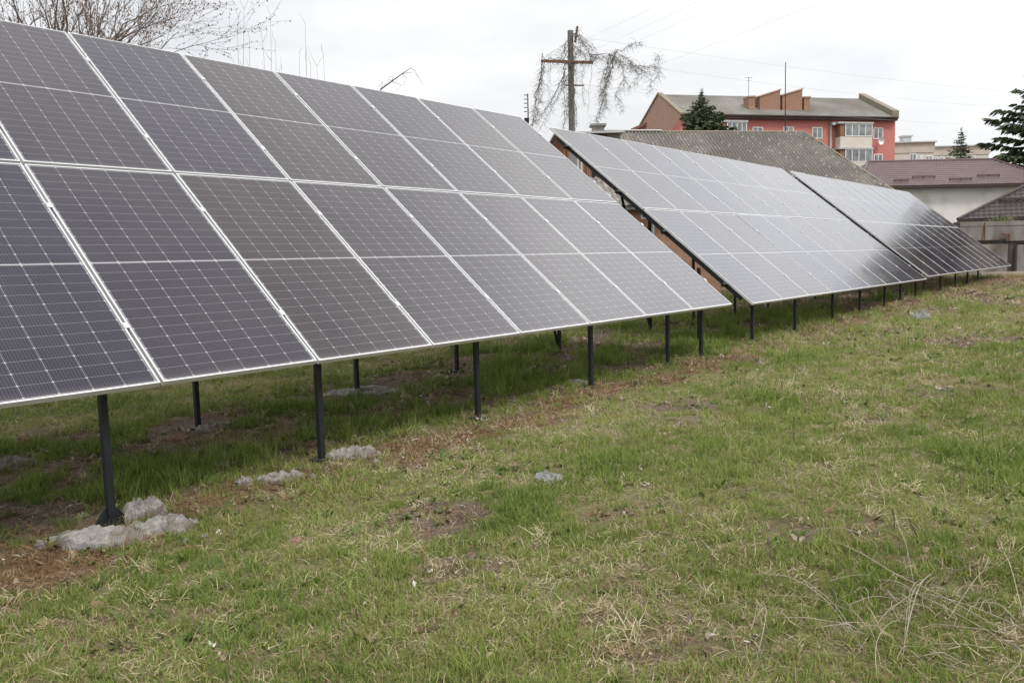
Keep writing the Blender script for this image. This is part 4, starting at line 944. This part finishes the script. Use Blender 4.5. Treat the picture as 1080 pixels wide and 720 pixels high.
STRAW = blade_mat('straw_blades', (.27, .205, .115), (.44, .37, .22), (.62, .56, .37), .3)
REDST = blade_mat('rusty_straw_blades', (.13, .07, .035), (.24, .14, .07), (.36, .24, .13), .15)
LEAF = blade_mat('weed_leaves', (.05, .09, .02), (.09, .14, .03), (.15, .18, .06), .25)
def scatter(name, label, P_, scl, tint, tilt, kinds, matl, seed):
    n = len(P_); me_ = bpy.data.meshes.new(name); me_.vertices.add(n); me_.vertices.foreach_set('co', P_.astype(np.float32).ravel())
    rg = np.random.default_rng(seed); rot = np.zeros((n, 3), np.float32); rot[:, 2] = rg.uniform(0, 6.283, n); rot[:, 0] = rg.normal(0, tilt, n); rot[:, 1] = rg.normal(0, tilt, n)
    for nm, ty, ar in (('rot', 'FLOAT_VECTOR', rot.ravel()), ('scl', 'FLOAT', scl.astype(np.float32)), ('tint', 'FLOAT', tint.astype(np.float32))):
        a = me_.attributes.new(nm, ty, 'POINT'); a.data.foreach_set('vector' if ty == 'FLOAT_VECTOR' else 'value', ar)
    vi = me_.attributes.new('var', 'INT', 'POINT'); vi.data.foreach_set('value', rg.integers(0, 6, n).astype(np.int32))
    coll = bpy.data.collections.new(name+'_blades')
    for i in range(6):
        k = kinds[i % len(kinds)]; bm_ = blade_mesh(name+'_tuft', k[0], seed*10+i, k[1]); bm_.materials.append(matl)
        coll.objects.link(bpy.data.objects.new(name+'_tuft', bm_))
    o = bpy.data.objects.new(name, me_); COL.objects.link(o); tag(o, label, 'grass', kind='stuff')
    ng = bpy.data.node_groups.new(name, 'GeometryNodeTree'); ng.interface.new_socket('Geometry', in_out='INPUT', socket_type='NodeSocketGeometry'); ng.interface.new_socket('Geometry', in_out='OUTPUT', socket_type='NodeSocketGeometry')
    gi, go_ = ng.nodes.new('NodeGroupInput'), ng.nodes.new('NodeGroupOutput'); ip = ng.nodes.new('GeometryNodeInstanceOnPoints'); ci = ng.nodes.new('GeometryNodeCollectionInfo')
    ci.inputs['Collection'].default_value = coll; ci.inputs['Separate Children'].default_value = True; ci.inputs['Reset Children'].default_value = True
    def na(nm, ty):
        q = ng.nodes.new('GeometryNodeInputNamedAttribute'); q.data_type = ty; q.inputs['Name'].default_value = nm; return q.outputs['Attribute']
    lk = ng.links.new; lk(gi.outputs[0], ip.inputs['Points']); lk(ci.outputs[0], ip.inputs['Instance']); ip.inputs['Pick Instance'].default_value = True
    lk(na('var', 'INT'), ip.inputs['Instance Index']); lk(na('rot', 'FLOAT_VECTOR'), ip.inputs['Rotation']); lk(na('scl', 'FLOAT'), ip.inputs['Scale']); lk(ip.outputs[0], go_.inputs[0])
    md = o.modifiers.new('scatter', 'NODES'); md.node_group = ng
    return o
def sample(dmin, dmax, rho0, dref, pw, rg, az=46):
    """points in the viewed wedge, density rho0 up to dref then falling off"""
    ds = np.linspace(dmin, dmax, 400); rho = rho0*np.minimum(1, (dref/ds))**pw; w = rho*ds; cum = np.concatenate([[0], np.cumsum((w[1:]+w[:-1])/2*np.diff(ds))])
    A = 2*R(az); n = int(cum[-1]*A); d = np.interp(rg.random(n)*cum[-1], cum, ds); a = rg.uniform(-R(az), R(az), n)
    return d*np.sin(a), d*np.cos(a), d
rg = np.random.default_rng(5)
x, y, d = sample(1.5, 42, 880, 3.6, 1.4, rg)
bare, dry, lush, strip = covers(x, y); s_, n_ = sn(x, y)
pg_ = np.clip((1-bare*1.05), 0, 1)*(.42+.58*np.clip(lush+.8*(1-dry), 0, 1)); k = rg.random(len(x)) < pg_
grow = (1+np.clip((d-5)/14, 0, 1.1)); und = np.clip((n_-.1)/.4, 0, 1)*np.clip((3.8-n_)/.8, 0, 1)*(s_ > -7)*(s_ < 34)
sc_ = grow*(.66+.6*lush+.10*und)*rg.uniform(.7, 1.3, len(x)); tn = np.clip(.45+.35*(fbm(x, y, .9, 33)-.5)*2+.24*dry-.12*und+rg.normal(0, .12, len(x)), 0, 1)
scatter('grass', 'short green spring grass over the field', np.stack([x, y, gz(x, y)], -1)[k], sc_[k], tn[k], .18, [('green', 17), ('green', 20), ('green', 15)], GREEN, 3)
tl_ = k & (rg.random(len(x)) < np.clip(lush*.20+und*.14+.06*(fbm(x, y, 3.1, 77) > .56), 0, .5))
scatter('tall_grass', 'longer green grass in tufts and under the arrays', np.stack([x, y, gz(x, y)], -1)[tl_], (sc_*.8)[tl_], np.clip(tn-.06, 0, 1)[tl_], .15, [('tall', 11), ('tall', 8), ('green', 12)], GREEN, 4)
x, y, d = sample(1.5, 42, 520, 3.6, 1.4, rg)
bare, dry, lush, strip = covers(x, y); s_, n_ = sn(x, y)
k = rg.random(len(x)) < np.clip((.36+.64*dry)*(1-bare*.62)*(1-.40*lush), 0, 1)*np.where((n_ > .3) & (n_ < 3.4) & (s_ < 34), .4, 1)
grow = (1+np.clip((d-5)/14, 0, 1.1)); sc_ = grow*rg.uniform(.55, 1.15, len(x)); tn = np.clip(.45+.5*(fbm(x, y, 1.7, 133)-.5)*2+rg.normal(0, .18, len(x)), 0, 1)
scatter('dry_grass', 'matted straw coloured dead grass in the lawn', np.stack([x, y, gz(x, y)], -1)[k], sc_[k], tn[k], .2, [('straw', 11), ('mat', 10), ('straw', 8)], STRAW, 6)
x, y, d = sample(1.5, 42, 380, 4.5, 1.3, rg)
bare, dry, lush, strip = covers(x, y)
k = rg.random(len(x)) < np.clip(strip*1.3+bare*.34, 0, 1)
scatter('rusty_straw', 'reddish brown dead straw along the posts and bare spots', np.stack([x, y, gz(x, y)], -1)[k], ((1+np.clip((d-5)/16, 0, 1))*rg.uniform(.6, 1.2, len(x)))[k], np.clip(.4+rg.normal(0, .22, len(x)), 0, 1)[k], .2, [('mat', 14), ('straw', 7), ('mat', 12)], REDST, 8)
x, y, d = sample(1.5, 30, 44, 4, 1.0, rg)
k = rg.random(len(x)) < np.clip((fbm(x, y, .7, 201)-.42)*3, 0, 1)
scatter('weed_leaves', 'small broad weed leaves among the grass', np.stack([x, y, gz(x, y)], -1)[k], ((1+np.clip((d-5)/14, 0, 1))*rg.uniform(.6, 1.3, len(x)))[k], rg.random(len(x))[k], .2, [('leaf', 6), ('leaf', 9)], LEAF, 9)
x, y, d = sample(1.5, 26, 6.5, 4, 1.0, rg)
k = rg.random(len(x)) < np.clip((fbm(x, y, .8, 301)-.36)*3.5, .1, 1)
scatter('dead_clumps', 'pale curled clumps of last year grass', np.stack([x, y, gz(x, y)], -1)[k], ((1+np.clip((d-6)/20, 0, .6))*rg.uniform(.6, 1.15, len(x)))[k], np.clip(.62+rg.normal(0, .2, len(x)), 0, 1)[k], .25, [('clump', 22), ('clump', 14), ('clump', 30)], STRAW, 14)
DEADLEAF = blade_mat('dead_leaf_flakes', (.10, .065, .04), (.25, .18, .12), (.52, .46, .39), .1)
x, y, d = sample(1.5, 34, 85, 4.5, 1.1, rg)
bare, dry, lush, strip = covers(x, y); s_, n_ = sn(x, y); un_ = ((n_ > .1) & (n_ < 3.8) & (s_ > -7) & (s_ < 34))
k = rg.random(len(x)) < np.clip(.10+bare*.8+strip*.7+un_*.6, 0, 1)
o_ = scatter('leaf_litter', 'dead leaf flakes and chaff on bare spots', np.stack([x, y, gz(x, y)+.012], -1)[k], ((1+np.clip((d-5)/14, 0, 1))*rg.uniform(.5, 1.1, len(x)))[k], np.clip(rg.beta(1.3, 2.2, len(x)), 0, 1)[k], .4, [('leaf', 3), ('leaf', 5), ('mat', 5)], DEADLEAF, 10)
# ------------------------------------------------------------------ dead stalks in the right foreground
M['stalk'] = mat('bleached_dead_stalk', (.27, .23, .17), (.42, .37, .29), 20, .85)
M['darkstalk'] = mat('dark_dead_stalk', (.10, .075, .055), (.17, .13, .10), 20, .9)
def stalk_pts(pix, lift):
    out = []
    n = len(pix)
    for i, (a, b_) in enumerate(pix):
        P_ = gpt(a, b_); out.append(P_+UPZ*(lift*math.sin(math.pi*i/(n-1))+.012))
    return out
def smooth(pts, k=4):
    out = []
    for i in range(len(pts)-1):
        p0, p1, p2, p3 = pts[max(i-1, 0)], pts[i], pts[i+1], pts[min(i+2, len(pts)-1)]
        for j in range(k):
            t = j/k; out.append(.5*((2*p1)+(p2-p0)*t+(2*p0-5*p1+4*p2-p3)*t*t+(-p0+3*p1-3*p2+p3)*t**3))
    return out+[pts[-1]]
cbase = gpt(965, 650)
wd = thing('dead_weed', 'pale tangle of fallen dead weed stalks at lower right', 'dead weed', cbase)
ST = [([(872, 570), (905, 593), (945, 622), (1000, 645), (1080, 680)], .0034, .06), ([(960, 625), (1010, 648), (1060, 668), (1100, 678)], .003, .05), ([(945, 618), (1000, 655), (1080, 690)], .0026, .04),
      ([(984, 606), (970, 630), (958, 670), (950, 708)], .0032, .05), ([(982, 608), (962, 640), (957, 675)], .0026, .05), ([(978, 612), (960, 632), (952, 700)], .0022, .03),
      ([(785, 608), (830, 620), (870, 645), (908, 685)], .003, .05), ([(800, 630), (850, 638), (890, 650), (900, 652)], .0022, .03), ([(845, 612), (880, 650), (912, 690)], .0024, .04),
      ([(1048, 580), (1062, 615), (1080, 655)], .003, .10), ([(944, 545), (946, 580), (955, 605), (965, 625)], .0026, .14), ([(1100, 660), (1060, 672), (1040, 680)], .0024, .03), ([(980, 682), (1030, 692), (1080, 706)], .0026, .03),
      ([(925, 720), (924, 695), (940, 672), (960, 660)], .0022, .06), ([(905, 690), (940, 655), (970, 635)], .002, .05), ([(800, 690), (808, 660), (800, 632)], .002, .05), ([(1000, 655), (1030, 625), (1045, 600)], .002, .06)]
m = MB()
for pix, r_, lift in ST:
    p = smooth(stalk_pts(pix, lift)); m.tube(p, [.72*r_*(1-.45*i/len(p)) for i in range(len(p))], 5, False)
rnd = random.Random(3)
for _ in range(46):
    px, py = rnd.gauss(960, 75), rnd.gauss(650, 38)
    if not (770 < px < 1130 and 560 < py < 725): continue
    P_ = gpt(px, py); an = rnd.uniform(0, 6.28); l = rnd.uniform(.08, .35); d = V3((math.cos(an), math.sin(an), 0)); s = V3((-d.y, d.x, 0))*rnd.uniform(-.3, .3)
    pts = [P_+d*l*(t-.5)+s*l*math.sin(t*3.1)+UPZ*(.012+.05*rnd.random()*math.sin(3.1*t)) for t in (0, .33, .66, 1)]
    m.tube(smooth(pts, 3), rnd.uniform(.0009, .002), 4, False)
local(m, wd).build('stalks', M['stalk'], wd)
wd = thing('dead_weed', 'dark brown dead weed root lying behind the pale stalks', 'dead weed', gpt(1020, 600))
m = MB()
for pix, r_, lift in (([(994, 618), (1012, 606), (1035, 600), (1056, 602)], .0055, .02), ([(1020, 604), (1032, 592), (1046, 585)], .004, .03), ([(980, 575), (1000, 588), (995, 600)], .0035, .02), ([(950, 612), (975, 618), (1000, 612)], .0035, .015), ([(1000, 590), (1015, 598), (1020, 604)], .004, .03)):
    p = smooth(stalk_pts(pix, lift)); m.tube([q+V3((rnd.gauss(0, .006), rnd.gauss(0, .006), rnd.gauss(0, .004))) for q in p], [r_*(1.1-.8*i/len(p)) for i in range(len(p))], 5, False)
local(m, wd).build('root', M['darkstalk'], wd)
SP = [(812, 592, .12, 'thin dark dry stem upright in grass, leftmost of the lawn stems'), (845, 590, .10, 'thin dark dry stem just right of another at the lawn middle'), (1004, 512, .20, 'tallest thin dark stem near the right edge'), (1012, 520, .12, 'short thin dark stem beside the tallest one'),
      (943, 560, .12, 'thin dark stem above the fallen pale stalks'), (880, 645, .10, 'thin dark stem with a thick head in the fallen stalks'), (836, 470, .22, 'thin dark stem farther off in the lawn'), (750, 605, .11, 'lone thin dark stem left of the fallen stalks'), (1036, 480, .2, 'thin dark stem at far right of the lawn')]
for px, py, h, lb in SP:
    P_ = gpt(px, py); m = MB(); top = P_+V3((rnd.gauss(0, .01), 0, h)); m.tube([P_-UPZ*.02, P_.lerp(top, .5)+V3((.006, 0, 0)), top], [.003, .0026, .0022], 5); m.tube([top-UPZ*.03, top], [.004, .0035], 5)
    o = m.build('upright_weed', M['darkstalk']); tag(o, lb, 'stem', 'upright dry stems in the lawn')
# plants by the wall
def bush(px, py, D, w, h, label, matl, seed, n=160):
    rnd = random.Random(seed); b = at(px, py, D); root = thing('bush', label, 'bush', b); m = MB()
    for _ in range(n):
        a = b+V3((rnd.gauss(0, w*.25), rnd.gauss(0, w*.2), 0)); d = V3((rnd.gauss(0, .5), rnd.gauss(0, .4), 1)).normalized(); l = h*rnd.uniform(.4, 1)
        s = V3((rnd.uniform(-1, 1), rnd.uniform(-1, 1), .2)).normalized()*rnd.uniform(.008, .02)
        m.add([a-s, a+d*l*.6-s*1.2, a+d*l+V3((rnd.gauss(0, .05), 0, -.04)), a+d*l*.6+s*1.2, a+s], [(0, 1, 2, 3, 4)])
    local(m, root).build('foliage', matl, root)
M['dullgreen'] = mat('dull_green_leaf', (.10, .12, .05), (.19, .2, .10), 4, .8)
bush(1056, 236, 34.2, 1.0, .5, 'pale green bush growing behind the concrete wall', M['dullgreen'], 4)
